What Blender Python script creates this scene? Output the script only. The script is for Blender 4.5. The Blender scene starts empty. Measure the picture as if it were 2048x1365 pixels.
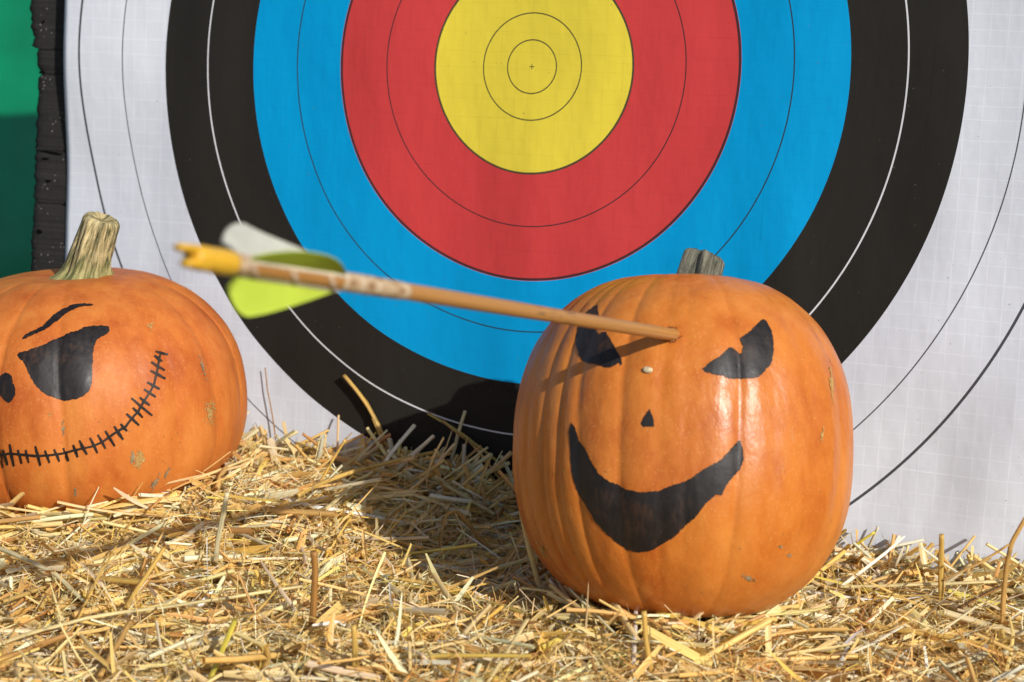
import bpy, math, random
import numpy as np
from mathutils import Vector, noise, geometry
from mathutils.bvhtree import BVHTree

random.seed(7)
rng = np.random.default_rng(11)
R = math.radians
S = bpy.context.scene
COL = S.collection

# ------------------------------------------------------------------ camera
PITCH = R(14.0)
CP, SP = math.cos(PITCH), math.sin(PITCH)
CAMZ = 0.46
FPX = 3550.0                                   # focal length in photo pixels (2048 wide)
cam = bpy.data.cameras.new('camera')
camo = bpy.data.objects.new('camera', cam)
COL.objects.link(camo)
camo.location = (0, 0, CAMZ)
camo.rotation_euler = (R(90) - PITCH, 0, 0)
cam.sensor_width = 36
cam.lens = FPX / 2048 * 36
cam.clip_start = 0.05
cam.clip_end = 2000
cam.dof.use_dof = True
cam.dof.focus_distance = 1.21
cam.dof.aperture_fstop = 9.5
S.camera = camo

# ------------------------------------------------------------------ light
SUN = Vector((0.522, -0.685, 0.508)).normalized()      # towards the sun
world = bpy.data.worlds.new('World')
S.world = world
world.use_nodes = True
wn = world.node_tree
sky = wn.nodes.new('ShaderNodeTexSky')
sky.sky_type = 'NISHITA'
sky.sun_disc = False
sky.sun_elevation = math.asin(SUN.z)
sky.sun_rotation = math.atan2(SUN.x, SUN.y)
sky.air_density = 1.0
sky.dust_density = 1.0
bg = wn.nodes['Background']
wn.links.new(sky.outputs[0], bg.inputs[0])
bg.inputs[1].default_value = 0.105
sl = bpy.data.lights.new('sun', 'SUN')
sl.energy = 4.6
sl.angle = R(0.53)
sl.color = (1.0, 0.955, 0.895)
so = bpy.data.objects.new('sun', sl)
COL.objects.link(so)
so.rotation_euler = SUN.to_track_quat('Z', 'Y').to_euler()
so.location = SUN * 5

S.view_settings.view_transform = 'Standard'
S.view_settings.look = 'None'
S.view_settings.gamma = 1
S.view_settings.exposure = 0.08
S.cycles.adaptive_threshold = 0.02
S.cycles.max_bounces = 6
S.cycles.diffuse_bounces = 3
S.cycles.glossy_bounces = 2
S.cycles.transmission_bounces = 2
S.cycles.caustics_reflective = False
S.cycles.caustics_refractive = False


# ------------------------------------------------------------------ helpers
def cw(x, y, z):
    """camera space (right, down, forward) to world"""
    return Vector((x, z * CP - y * SP, CAMZ - y * CP - z * SP))


def ray(px, py):
    return cw((px - 1024) / FPX, (py - 682.5) / FPX, 1.0) - Vector((0, 0, CAMZ))


CAM = Vector((0, 0, CAMZ))


def at_z(px, py, z):
    d = ray(px, py)
    return CAM + d * ((z - CAMZ) / d.z)


def at_y(px, py, y):
    d = ray(px, py)
    return CAM + d * (y / d.y)


def srgb(r, g, b):
    f = lambda c: (c / 255 / 12.92) if c <= 10 else ((c / 255 + 0.055) / 1.055) ** 2.4
    return (f(r), f(g), f(b), 1)


def tag(o, label=None, cat=None, group=None, kind=None):
    if label: o['label'] = label
    if cat: o['category'] = cat
    if group: o['group'] = group
    if kind: o['kind'] = kind
    return o


def empty(name, loc):
    o = bpy.data.objects.new(name, None)
    COL.objects.link(o)
    o.location = loc
    o.empty_display_size = 0.02
    return o


def mesh(name, verts, faces, mat, parent=None, smooth=True, root=None):
    """vertices in world space; the object sits under its parent (or at root)"""
    org = Vector((0, 0, 0))
    if parent is not None:
        org = wpos(parent)
    elif root is not None:
        org = Vector(root)
    me = bpy.data.meshes.new(name)
    me.from_pydata([tuple(Vector(v) - org) for v in verts], [], faces)
    if smooth:
        me.polygons.foreach_set('use_smooth', [True] * len(me.polygons))
    me.update()
    o = bpy.data.objects.new(name, me)
    COL.objects.link(o)
    if parent is not None:
        o.parent = parent
    else:
        o.location = org
    if mat:
        me.materials.append(mat)
    return o


def wpos(o):
    p = Vector(o.location)
    while o.parent is not None:
        o = o.parent
        p += Vector(o.location)
    return p


class NT:
    def __init__(self, name):
        self.m = bpy.data.materials.new(name)
        self.m.use_nodes = True
        self.t = self.m.node_tree
        self.b = self.t.nodes['Principled BSDF']
        self.out = self.t.nodes['Material Output']

    def n(self, typ, **kw):
        nd = self.t.nodes.new('ShaderNode' + typ)
        for k, v in kw.items():
            if k.startswith('i_'):
                nd.inputs[int(k[2:]) if k[2:].isdigit() else k[2:]].default_value = v
            else:
                setattr(nd, k, v)
        return nd

    def link(self, a, b):
        self.t.links.new(a, b)

    def val(self, x, sock):
        if isinstance(x, (int, float)):
            sock.default_value = x
        else:
            self.link(x, sock)

    def math(self, op, a, b=0.0, c=0.0, clamp=False):
        nd = self.n('Math', operation=op, use_clamp=clamp)
        self.val(a, nd.inputs[0]); self.val(b, nd.inputs[1]); self.val(c, nd.inputs[2])
        return nd.outputs[0]

    def mix(self, fac, a, b, blend='MIX'):
        nd = self.n('Mix', data_type='RGBA', blend_type=blend)
        self.val(fac, nd.inputs[0])
        for x, s in ((a, nd.inputs[6]), (b, nd.inputs[7])):
            if isinstance(x, tuple): s.default_value = x
            else: self.link(x, s)
        return nd.outputs[2]

    def noise(self, vec, scale, detail=4, rough=0.55, dist=0.0):
        nd = self.n('TexNoise')
        if vec is not None: self.link(vec, nd.inputs['Vector'])
        nd.inputs['Scale'].default_value = scale
        nd.inputs['Detail'].default_value = detail
        nd.inputs['Roughness'].default_value = rough
        nd.inputs['Distortion'].default_value = dist
        return nd.outputs[0]

    def ramp(self, fac, stops, interp='LINEAR'):
        nd = self.n('ValToRGB')
        cr = nd.color_ramp
        cr.interpolation = interp
        while len(cr.elements) < len(stops): cr.elements.new(0.5)
        for e, (p, c) in zip(cr.elements, stops):
            e.position = p
            e.color = c if isinstance(c, tuple) else (c, c, c, 1)
        self.val(fac, nd.inputs[0])
        return nd.outputs[0]

    def mapping(self, vec, scale=(1, 1, 1), loc=(0, 0, 0)):
        nd = self.n('Mapping')
        self.link(vec, nd.inputs[0])
        nd.inputs['Scale'].default_value = scale
        nd.inputs['Location'].default_value = loc
        return nd.outputs[0]

    def obj(self):
        return self.n('TexCoord').outputs['Object']

    def uv(self):
        return self.n('TexCoord').outputs['UV']

    def bump(self, h, strength=0.3, dist=0.001, normal=None):
        nd = self.n('Bump')
        nd.inputs['Strength'].default_value = strength
        nd.inputs['Distance'].default_value = dist
        self.link(h, nd.inputs['Height'])
        if normal is not None: self.link(normal, nd.inputs['Normal'])
        self.link(nd.outputs[0], self.b.inputs['Normal'])
        return nd.outputs[0]

    def set(self, color=None, rough=None, spec=None, **kw):
        if color is not None:
            if isinstance(color, tuple): self.b.inputs['Base Color'].default_value = color
            else: self.link(color, self.b.inputs['Base Color'])
        if rough is not None: self.val(rough, self.b.inputs['Roughness'])
        if spec is not None: self.b.inputs['Specular IOR Level'].default_value = spec
        return self.m


def set_uv(o, uvs):
    """per-vertex uv list"""
    me = o.data
    l = me.uv_layers.new(name='UVMap')
    idx = np.empty(len(me.loops), dtype=np.int32)
    me.loops.foreach_get('vertex_index', idx)
    l.data.foreach_set('uv', np.asarray(uvs, dtype=np.float32)[idx].ravel())


# ------------------------------------------------------------------ the plane of the target
U = 0.08                                        # one colour band of the face, metres
PN = cw(0.36831743, -0.07860356, 0.92637128) - CAM      # away from the camera
PN.normalize()
PC = cw(0.01522829, -0.20632898, 1.33557147)
PH = PN.cross(Vector((0, 0, 1))); PH.normalize()
if PH.x < 0: PH = -PH
PV = PN.cross(PH)                               # up or down the face
if PV.z > 0: PV = -PV                           # down


def on_plane(u, v, off=0.0):
    """u right, v down, off towards the camera, metres"""
    return PC + PH * u + PV * v - PN * off


def plane_w(p):
    return -(Vector(p) - PC).dot(PN)


# ------------------------------------------------------------------ materials
def mat_paper():
    k = NT('target_paper')
    uv = k.uv()
    sep = k.n('SeparateXYZ'); k.link(uv, sep.inputs[0])
    x, y = sep.outputs[0], sep.outputs[1]
    r = k.math('SQRT', k.math('ADD', k.math('MULTIPLY', x, x), k.math('MULTIPLY', y, y)))
    white = (0.565, 0.590, 0.645, 1)
    cols = k.ramp(k.math('DIVIDE', r, 6.0), [
        (0, (0.665, 0.535, 0.050, 1)), (1 / 6, (0.505, 0.046, 0.046, 1)), (2 / 6, (0.000, 0.27, 0.56, 1)),
        (3 / 6, (0.019, 0.017, 0.014, 1)), (4 / 6, white)], 'CONSTANT')
    # scrim: a woven net under the print, irregular spacing
    wob = k.noise(k.mapping(uv, (0.6, 0.6, 1)), 1.5, 2)
    wob2 = k.noise(k.mapping(uv, (0.6, 0.6, 1), (7, 3, 0)), 1.5, 2)
    nx = k.n('TexNoise', noise_dimensions='1D'); k.link(k.math('MULTIPLY', x, 2.2), nx.inputs['W'])
    nx.inputs['Scale'].default_value = 1; nx.inputs['Detail'].default_value = 1
    ny = k.n('TexNoise', noise_dimensions='1D'); k.link(k.math('MULTIPLY_ADD', y, 2.0, 40.0), ny.inputs['W'])
    ny.inputs['Scale'].default_value = 1; ny.inputs['Detail'].default_value = 1
    gx = k.math('FRACT', k.math('ADD', k.math('DIVIDE', x, 0.155), k.math('ADD', k.math('MULTIPLY', nx.outputs[0], 1.0), k.math('MULTIPLY', wob, 0.3))))
    gy = k.math('FRACT', k.math('ADD', k.math('DIVIDE', y, 0.155), k.math('ADD', k.math('MULTIPLY', ny.outputs[0], 1.0), k.math('MULTIPLY', wob2, 0.3))))
    def line(g, hw):
        d = k.math('ABSOLUTE', k.math('SUBTRACT', g, 0.5))
        return k.math('SUBTRACT', 1.0, k.math('DIVIDE', d, hw), clamp=True)
    lx, ly = line(gx, 0.055), line(gy, 0.055)
    patch = k.ramp(k.noise(uv, 1.1, 3), [(0.30, 0.45), (0.60, 1.0)])
    patch2 = k.ramp(k.noise(k.mapping(uv, (1, 1, 1), (5, 9, 2)), 1.4, 3), [(0.30, 0.4), (0.60, 1.0)])
    net = k.math('MAXIMUM', k.math('MULTIPLY', lx, patch), k.math('MULTIPLY', ly, patch2))
    isw = k.math('GREATER_THAN', r, 4.0)
    netcol = k.mix(isw, (0.80, 0.82, 0.85, 1), (1.20, 1.20, 1.20, 1))
    c = k.mix(k.math('MULTIPLY', net, k.math('MULTIPLY_ADD', isw, 0.30, 0.25)), cols, k.mix(1.0, cols, netcol, 'MULTIPLY'))
    # fine weave
    wx = k.noise(k.mapping(uv, (60, 2.5, 1)), 1, 3)
    wy = k.noise(k.mapping(uv, (2.5, 60, 1)), 1, 3)
    wv = k.math('ADD', wx, wy)
    c = k.mix(1.0, c, k.ramp(wv, [(0.6, 0.965), (1.4, 1.025)]), 'MULTIPLY')
    grime = k.ramp(k.noise(uv, 0.9, 5, 0.6), [(0.3, 0.95), (0.6, 1.0)])
    c = k.mix(1.0, c, grime, 'MULTIPLY')
    # printed lines
    def ring(r0, hw): return k.math('COMPARE', r, r0, hw)
    dark = None
    for r0, hw in ((0.25, .0058), (0.5, .0058), (1.0, .010), (1.5, .0055), (2.0, .012), (2.5, .0062), (4.5, .0058), (5.0, .0125)):
        m = ring(r0, hw)
        dark = m if dark is None else k.math('MAXIMUM', dark, m)
    ax, ay = k.math('ABSOLUTE', x), k.math('ABSOLUTE', y)
    cr1 = k.math('MULTIPLY', k.math('LESS_THAN', ax, .004), k.math('LESS_THAN', ay, .026))
    cr2 = k.math('MULTIPLY', k.math('LESS_THAN', ay, .004), k.math('LESS_THAN', ax, .026))
    dark = k.math('MAXIMUM', dark, k.math('MAXIMUM', cr1, cr2))
    c = k.mix(k.math('MULTIPLY', dark, 0.93), c, (0.022, 0.022, 0.026, 1))
    c = k.mix(ring(3.5, .0075), c, (0.60, 0.60, 0.62, 1))
    # a few small marks
    sp = k.noise(k.mapping(uv, (1, 1, 1), (3, 1, 4)), 26, 1)
    c = k.mix(k.ramp(sp, [(0.775, 0.0), (0.79, 0.6)]), c, (0.12, 0.09, 0.06, 1))
    rough = k.ramp(wv, [(0.6, 0.62), (1.4, 0.48)])
    h = k.math('ADD', k.math('MULTIPLY', net, 0.7), k.math('MULTIPLY', wv, 0.35))
    soft = k.noise(k.mapping(uv, (1.0, 0.5, 1)), 2.2, 3, 0.5)
    b1 = k.n('Bump'); b1.inputs['Strength'].default_value = 0.28; b1.inputs['Distance'].default_value = 0.006
    k.link(soft, b1.inputs['Height'])
    k.bump(h, 0.10, 0.0005, b1.outputs[0])
    k.set(c, rough, 0.12)
    return k.m


def mat_foam():
    k = NT('black_foam')
    o = k.obj()
    lam = k.noise(k.mapping(o, (3, 3, 700)), 1, 3)
    gr = k.noise(o, 420, 4, 0.7)
    c = k.ramp(k.math('ADD', k.math('MULTIPLY', lam, 0.6), k.math('MULTIPLY', gr, 0.4)),
               [(0.3, (0.014, 0.013, 0.012, 1)), (0.7, (0.034, 0.031, 0.028, 1))])
    sp = k.n('TexVoronoi'); k.link(o, sp.inputs['Vector']); sp.inputs['Scale'].default_value = 260
    cl = k.noise(o, 40, 2)
    dust = k.math('MULTIPLY', k.math('LESS_THAN', sp.outputs['Distance'], 0.19), k.math('GREATER_THAN', cl, 0.55))
    c = k.mix(k.math('MULTIPLY', dust, 0.5), c, (0.35, 0.33, 0.30, 1))
    k.bump(k.math('ADD', k.math('MULTIPLY', lam, 0.6), gr), 0.5, 0.0008)
    k.set(c, 0.85, 0.2)
    return k.m


def mat_pumpkin(name, lo, hi, deep, tree=0, gloss=True):
    k = NT(name)
    o = k.obj()
    n1 = k.noise(o, 9 , 5, 0.6)
    n2 = k.noise(k.mapping(o, (1, 1, 0.35), (tree, 2, 1)), 45, 5, 0.65)
    n3 = k.noise(o, 160, 4, 0.7)
    f = k.math('ADD', k.math('MULTIPLY', n1, 0.55), k.math('MULTIPLY', n2, 0.45))
    c = k.ramp(f, [(0.38, deep), (0.49, lo), (0.61, hi)])
    # paler pores and tiny dark specks
    v = k.n('TexVoronoi'); k.link(o, v.inputs['Vector']); v.inputs['Scale'].default_value = 330
    c = k.mix(k.math('MULTIPLY', k.math('LESS_THAN', v.outputs['Distance'], 0.22), 0.22), c, (0.62, 0.30, 0.09, 1))
    v2 = k.n('TexVoronoi'); k.link(k.mapping(o, (1, 1, 1), (3, 3, 3)), v2.inputs['Vector']); v2.inputs['Scale'].default_value = 120
    few = k.math('GREATER_THAN', k.noise(o, 22, 2), 0.56)
    c = k.mix(k.math('MULTIPLY', k.math('MULTIPLY', k.math('LESS_THAN', v2.outputs['Distance'], 0.1), few), 0.55), c, (0.22, 0.09, 0.03, 1))
    # dusty abrasions
    ab = k.noise(k.mapping(o, (1, 1, 0.55), (tree + 4, 7, 3)), 26, 6, 0.75)
    c = k.mix(k.ramp(ab, [(0.66, 0.0), (0.75, 0.45)]), c, (0.45, 0.27, 0.13, 1))
    rough = k.ramp(k.math('ADD', k.math('MULTIPLY', n3, 0.5), k.math('MULTIPLY', n1, 0.5)), [(0.35, 0.28), (0.65, 0.46)])
    lump = k.noise(k.mapping(o, (1, 1, 0.5)), 48, 4, 0.55)
    b1 = k.n('Bump'); b1.inputs['Strength'].default_value = 0.50; b1.inputs['Distance'].default_value = 0.003
    k.link(lump, b1.inputs['Height'])
    k.bump(n3, 0.30, 0.0007, b1.outputs[0])
    k.set(c, k.math('ADD', rough, 0.0 if gloss else 0.16), 0.36 if gloss else 0.28)
    return k.m


def mat_marker():
    k = NT('black_marker')
    o = k.obj()
    st = k.noise(k.mapping(o, (260, 260, 60)), 1, 4, 0.7)
    pa = k.noise(o, 30, 4)
    c = k.ramp(k.math('ADD', k.math('MULTIPLY', st, 0.5), k.math('MULTIPLY', pa, 0.5)),
               [(0.36, (0.005, 0.004, 0.004, 1)), (0.52, (0.012, 0.008, 0.007, 1)), (0.66, (0.050, 0.022, 0.010, 1))])
    n3 = k.noise(o, 160, 4, 0.7)
    lump = k.noise(k.mapping(o, (1, 1, 0.5)), 38, 3, 0.5)
    b1 = k.n('Bump'); b1.inputs['Strength'].default_value = 0.42; b1.inputs['Distance'].default_value = 0.003
    k.link(lump, b1.inputs['Height'])
    k.bump(n3, 0.35, 0.0006, b1.outputs[0])
    k.set(c, k.ramp(st, [(0.3, 0.40), (0.7, 0.60)]), 0.40)
    return k.m


def mat_scar(name, a, b):
    k = NT(name)
    o = k.obj()
    n = k.noise(o, 420, 5, 0.7)
    k.bump(n, 0.8, 0.0008)
    k.set(k.ramp(n, [(0.35, a), (0.65, b)]), 0.8, 0.2)
    return k.m


def mat_stem(name, stops, base):
    k = NT(name)
    uv = k.uv()
    st = k.noise(k.mapping(uv, (34, 1.6, 1)), 1, 5, 0.65, 0.3)
    st2 = k.noise(k.mapping(uv, (90, 5, 1), (3, 1, 0)), 1, 4, 0.7)
    gr = k.noise(k.mapping(uv, (60, 30, 1)), 1, 4, 0.75)
    f = k.math('ADD', k.math('MULTIPLY', st, 0.65), k.math('MULTIPLY', st2, 0.35))
    c = k.ramp(f, stops)
    sep = k.n('SeparateXYZ'); k.link(uv, sep.inputs[0])
    low = k.math('MULTIPLY', k.math('SUBTRACT', 1.0, k.math('MULTIPLY', sep.outputs[1], 2.1), clamp=True), k.ramp(gr, [(0.3, 0.35), (0.6, 1.0)]))
    c = k.mix(low, c, base)
    c = k.mix(k.ramp(gr, [(0.62, 0.0), (0.72, 0.8)]), c, (0.62, 0.56, 0.40, 1))
    c = k.mix(k.ramp(gr, [(0.30, 0.8), (0.38, 0.0)]), c, (0.03, 0.03, 0.02, 1))
    k.bump(k.math('ADD', f, k.math('MULTIPLY', gr, 0.6)), 0.8, 0.002)
    k.set(c, 0.72, 0.3)
    return k.m


def mat_straw(name='straw', attr=True, color=None):
    k = NT(name)
    if attr:
        a = k.n('Attribute', attribute_name='tint').outputs['Color']
    else:
        a = None
    s = k.n('Attribute', attribute_name='strand').outputs['Vector']
    fib = k.noise(k.mapping(s, (7, 1.2, 1)), 1, 2, 0.65)
    blot = k.noise(k.mapping(s, (0.8, 1.6, 1)), 1, 2, 0.6)
    mul = k.ramp(fib, [(0.28, 0.62), (0.5, 1.0), (0.72, 1.22)])
    c = k.mix(1.0, a if attr else color, mul, 'MULTIPLY')
    c = k.mix(k.ramp(blot, [(0.55, 0.0), (0.75, 0.55)]), c, k.mix(1.0, c, (0.76, 0.62, 0.44, 1), 'MULTIPLY'))
    k.set(c, k.ramp(blot, [(0.3, 0.34), (0.7, 0.58)]), 0.5)
    tr = k.n('BsdfTranslucent'); k.link(c, tr.inputs['Color'])
    mx = k.n('MixShader'); mx.inputs[0].default_value = 0.28
    k.link(k.b.outputs[0], mx.inputs[1]); k.link(tr.outputs[0], mx.inputs[2])
    k.link(mx.outputs[0], k.out.inputs['Surface'])
    return k.m


def mat_simple(name, color, rough=0.5, spec=0.5, nscale=60, amt=0.15, stretch=(1, 1, 1), bump=0.2, transl=0.0):
    k = NT(name)
    o = k.mapping(k.obj(), stretch)
    n = k.noise(o, nscale, 4, 0.6)
    c = k.mix(1.0, color, k.ramp(n, [(0.3, 1 - amt), (0.7, 1 + amt)]), 'MULTIPLY')
    k.bump(n, bump, 0.0006)
    k.set(c, rough, spec)
    if transl:
        tr = k.n('BsdfTranslucent'); k.link(c, tr.inputs['Color'])
        mx = k.n('MixShader'); mx.inputs[0].default_value = transl
        k.link(k.b.outputs[0], mx.inputs[1]); k.link(tr.outputs[0], mx.inputs[2])
        k.link(mx.outputs[0], k.out.inputs['Surface'])
    return k.m


# ------------------------------------------------------------------ ground
def mat_ground():
    k = NT('ground_soil_and_grass')
    o = k.obj()
    n = k.noise(o, 3, 6, 0.7)
    n2 = k.noise(o, 60, 5, 0.7)
    c = k.ramp(k.math('ADD', k.math('MULTIPLY', n, 0.6), k.math('MULTIPLY', n2, 0.4)),
               [(0.35, (0.030, 0.036, 0.014, 1)), (0.55, (0.055, 0.060, 0.022, 1)), (0.7, (0.10, 0.085, 0.045, 1))])
    k.bump(n2, 0.8, 0.02)
    k.set(c, 0.95, 0.1)
    return k.m


GZ = -0.36
g = mesh('ground', [(-600, -600, GZ), (600, -600, GZ), (600, 600, GZ), (-600, 600, GZ)], [(0, 1, 2, 3)], mat_ground(), smooth=False)
tag(g, kind='structure')

# ------------------------------------------------------------------ green sheet behind
def build_tarp():
    # far enough behind that the shadow of the butt's top lies where the photograph shows it
    kv = -SUN.dot(PV) / -SUN.dot(PN)
    G = 0.2
    for q in range(400):
        d = ray(30, 230)
        p = CAM + d * ((PC + PN * G - CAM).dot(PN) / d.dot(PN))
        if -0.425 + kv * (G + 0.03 - 0.122) > (p - PC).dot(PV): break
        G += 0.002
    u0, u1, nu, nv = -2.0, 1.1, 200, 80
    vt = -0.95
    vs, fs = [], []
    for j in range(nv + 1):
        for i in range(nu + 1):
            u = u0 + (u1 - u0) * i / nu
            t = j / nv
            vb = 0.36 + 0.30 * min(1, max(0, (u + 0.545) / 0.10)) + 0.01 * math.sin(u * 9)
            v = vt + (vb - vt) * t
            o = 0.012 * math.sin(u * 13 + 0.8 * math.sin(v * 5)) * (0.4 + 0.6 * t) + 0.03 * noise.noise((u * 2.2, v * 2.0, 1.0)) + 0.008 * noise.noise((u * 7, v * 9, 4.0)) + 0.004 * math.sin(v * 46 + 9 * u) * noise.noise((u * 5, v * 6, 7.0))
            vs.append(on_plane(u, v, -G - 0.03 + o))
    for j in range(nv):
        for i in range(nu):
            a = j * (nu + 1) + i
            fs.append((a, a + nu + 1, a + nu + 2, a + 1))
    m = mat_simple('green_cloth', (0.0, 0.235, 0.105, 1), 0.5, 0.4, 14, 0.12, bump=0.1)
    r0 = on_plane(0, 0, -G)
    o = mesh('green_sheet', vs, fs, m, root=(r0.x, r0.y, GZ))
    sd = o.modifiers.new('thickness', 'SOLIDIFY'); sd.thickness = 0.002
    tag(o, 'plain green fabric sheet hanging behind the black foam, out of focus', 'fabric sheet')
    pm = mat_simple('grey_post', (0.18, 0.17, 0.16, 1), 0.6, 0.4)
    for u in (u0, u1):
        c = on_plane(u, vt, -G - 0.09)
        vs, fs = [], []
        for zz in (GZ, c.z + 0.05):
            for q in range(12):
                a = q * math.pi / 6
                vs.append((c.x + 0.025 * math.cos(a), c.y + 0.025 * math.sin(a), zz))
        for q in range(12):
            fs.append((q, (q + 1) % 12, 12 + (q + 1) % 12, 12 + q))
        fs.append(tuple(range(12, 24)))
        mesh('post', vs, fs, pm, parent=o)


build_tarp()

# ------------------------------------------------------------------ foam butt
FOAM_GAP = 0.0032


def build_boss():
    base = on_plane(0, 0.72, -0.08)
    root = empty('foam_butt', (base.x, base.y, GZ))
    tag(root, 'black layered foam archery butt with ragged left edge behind the paper face', 'archery butt')
    m = mat_foam()
    # v limits of the layers (metres below the face centre) with their left edges
    # derived from the photograph's rows at the left edge
    def v_of(py):
        d = ray(70, py)
        p = CAM + d * ((PC + PN * FOAM_GAP - CAM).dot(PN) / d.dot(PN))
        return (p - PC).dot(PV)
    def u_of(px, py):
        d = ray(px, py)
        p = CAM + d * ((PC + PN * FOAM_GAP - CAM).dot(PN) / d.dot(PN))
        return (p - PC).dot(PH)
    cuts = [-0.425, -0.30, -0.20, -0.12, v_of(-20), v_of(97), v_of(146), v_of(299), v_of(404), v_of(560), v_of(680), v_of(800), v_of(930), 0.42, 0.52, 0.62, 0.71]
    edge = [(-400, 60), (-20, 58), (20, 57), (35, 60), (60, 58), (80, 61), (94, 60), (97, 69), (120, 71), (138, 75), (143, 80), (148, 79),
            (152, 73), (175, 71), (195, 73), (210, 70), (240, 69), (275, 68), (295, 66), (330, 66), (375, 65), (400, 64), (450, 61), (540, 58), (700, 55), (1400, 52)]
    ev = [(v_of(y), u_of(x, y)) for y, x in edge]
    def left(v):
        for (a, ua), (b, ub) in zip(ev, ev[1:]):
            if a <= v <= b:
                return ua + (ub - ua) * (v - a) / (b - a)
        return ev[0][1] if v < ev[0][0] else ev[-1][1]
    UR, TH = 0.62, 0.12
    for li, (va, vb) in enumerate(zip(cuts, cuts[1:])):
        vis = va > -0.2 and vb < 0.3
        nv = max(3, int((vb - va) / 0.0022)) if vis else 6
        gap = 0.00015
        us = [0, 0.004, 0.009, 0.016, 0.024, 0.034, 0.05, 0.08]
        vs, fs = [], []
        cols = []
        for j in range(nv + 1):
            v = va + gap + (vb - va - 2 * gap) * j / nv
            lu = left(v) + 0.0026 * noise.noise((v * 260, li * 3.1, 0)) + 0.0008 * noise.noise((v * 900, 5, li))
            rw = []
            # back-left, then front from left to right, right-back
            rw.append((lu + 0.001, v, -TH))
            rw.append((lu + 0.0015, v, -0.02))
            for q, uu in enumerate(us):
                off = 0.0004 * noise.noise((v * 200, uu * 90, li)) + 0.0003 * noise.noise((v * 1200, uu * 300, 2))
                if q == 0: off -= 0.003
                if q == 1: off -= 0.0006
                ed = min(j, nv - j)
                if ed == 0: off -= 0.0012
                rw.append((lu + uu, v, off))
            rw.append((UR, v, 0.0))
            rw.append((UR, v, -TH))
            cols.append([len(vs) + q for q in range(len(rw))])
            for (a, b, c) in rw:
                vs.append(on_plane(a, b, c - FOAM_GAP))
        n = len(cols[0])
        for j in range(nv):
            for q in range(n):
                q2 = (q + 1) % n
                fs.append((cols[j][q], cols[j][q2], cols[j + 1][q2], cols[j + 1][q]))
        fs.append(tuple(cols[0])); fs.append(tuple(reversed(cols[-1])))
        mesh('foam_layer', vs, fs, m, parent=root, smooth=True)
    # small arrow holes and slits seen along the visible strip
    dark = mat_simple('foam_hole', (0.004, 0.004, 0.004, 1), 1.0, 0.0)
    for (px, py, w, h, t) in ((88, 43, 5, 5, 0), (84, 145, 12, 7, 0.1), (98, 360, 14, 4, 0.1), (134, 403, 14, 4, 0.25), (80, 462, 13, 8, 0.3), (92, 316, 20, 3, 0.02), (104, 303, 62, 3, 0.1)):
        uc, vc = u_of(px, py), v_of(py)
        s = U / 222
        vs, n = [], 14
        for i in range(n):
            a = i / n * 2 * math.pi
            k = 1 + 0.35 * noise.noise((math.cos(a) * 2, math.sin(a) * 2, px))
            x, y = 0.5 * w * s * math.cos(a) * k, 0.5 * h * s * math.sin(a) * k
            x, y = x * math.cos(t) - y * math.sin(t), x * math.sin(t) + y * math.cos(t)
            vs.append(on_plane(uc + x, vc + y, -FOAM_GAP + 0.0014))
        for i in range(n):
            vs.append(Vector(vs[i]) + PN * 0.003)
        f = [tuple(range(n))] + [(i, (i + 1) % n, n + (i + 1) % n, n + i) for i in range(n)]
        mesh('hole', vs, f, dark, parent=root, smooth=False)
    # timber feet under the butt
    wood = mat_simple('stand_wood', (0.20, 0.13, 0.07, 1), 0.7, 0.3, 30, 0.25, (1, 1, 0.1))
    return root


build_boss()

# ------------------------------------------------------------------ paper face
def paper_off(u, v):
    """how far the paper stands off the fitted plane, towards the camera"""
    a, b = u / U, v / U
    o = 0.0011 * math.sin(a * 3.1 + 0.5 * math.sin(b * 1.1)) + 0.0004 * math.sin(a * 5.3 + 1.0 + 0.25 * b)
    o += 0.0030 * noise.noise((a * 0.55, b * 0.28, 3.0)) + 0.0022 * noise.noise((a * 1.5, b * 0.6, 8.0))
    s2 = min(1, max(0, (a - 2.0) / 2)) * min(1, max(0, (b - 1.0) / 2))
    o += 0.0016 * s2 * math.sin(a * 4.2 + b * 2.2)
    o = max(o + 0.0005, -FOAM_GAP + 0.0022)
    # the left edge comes back to the foam, touching it lower down
    t = min(1, max(0, (-a - 3.6) / 1.55)); t = t * t * (3 - 2 * t)
    s = min(1, max(0, (1.40 - b) / 1.5)); s = s * s * (3 - 2 * s)
    edge = -FOAM_GAP + 0.0016 + 0.0105 * s
    return o * (1 - t) + edge * t


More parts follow.
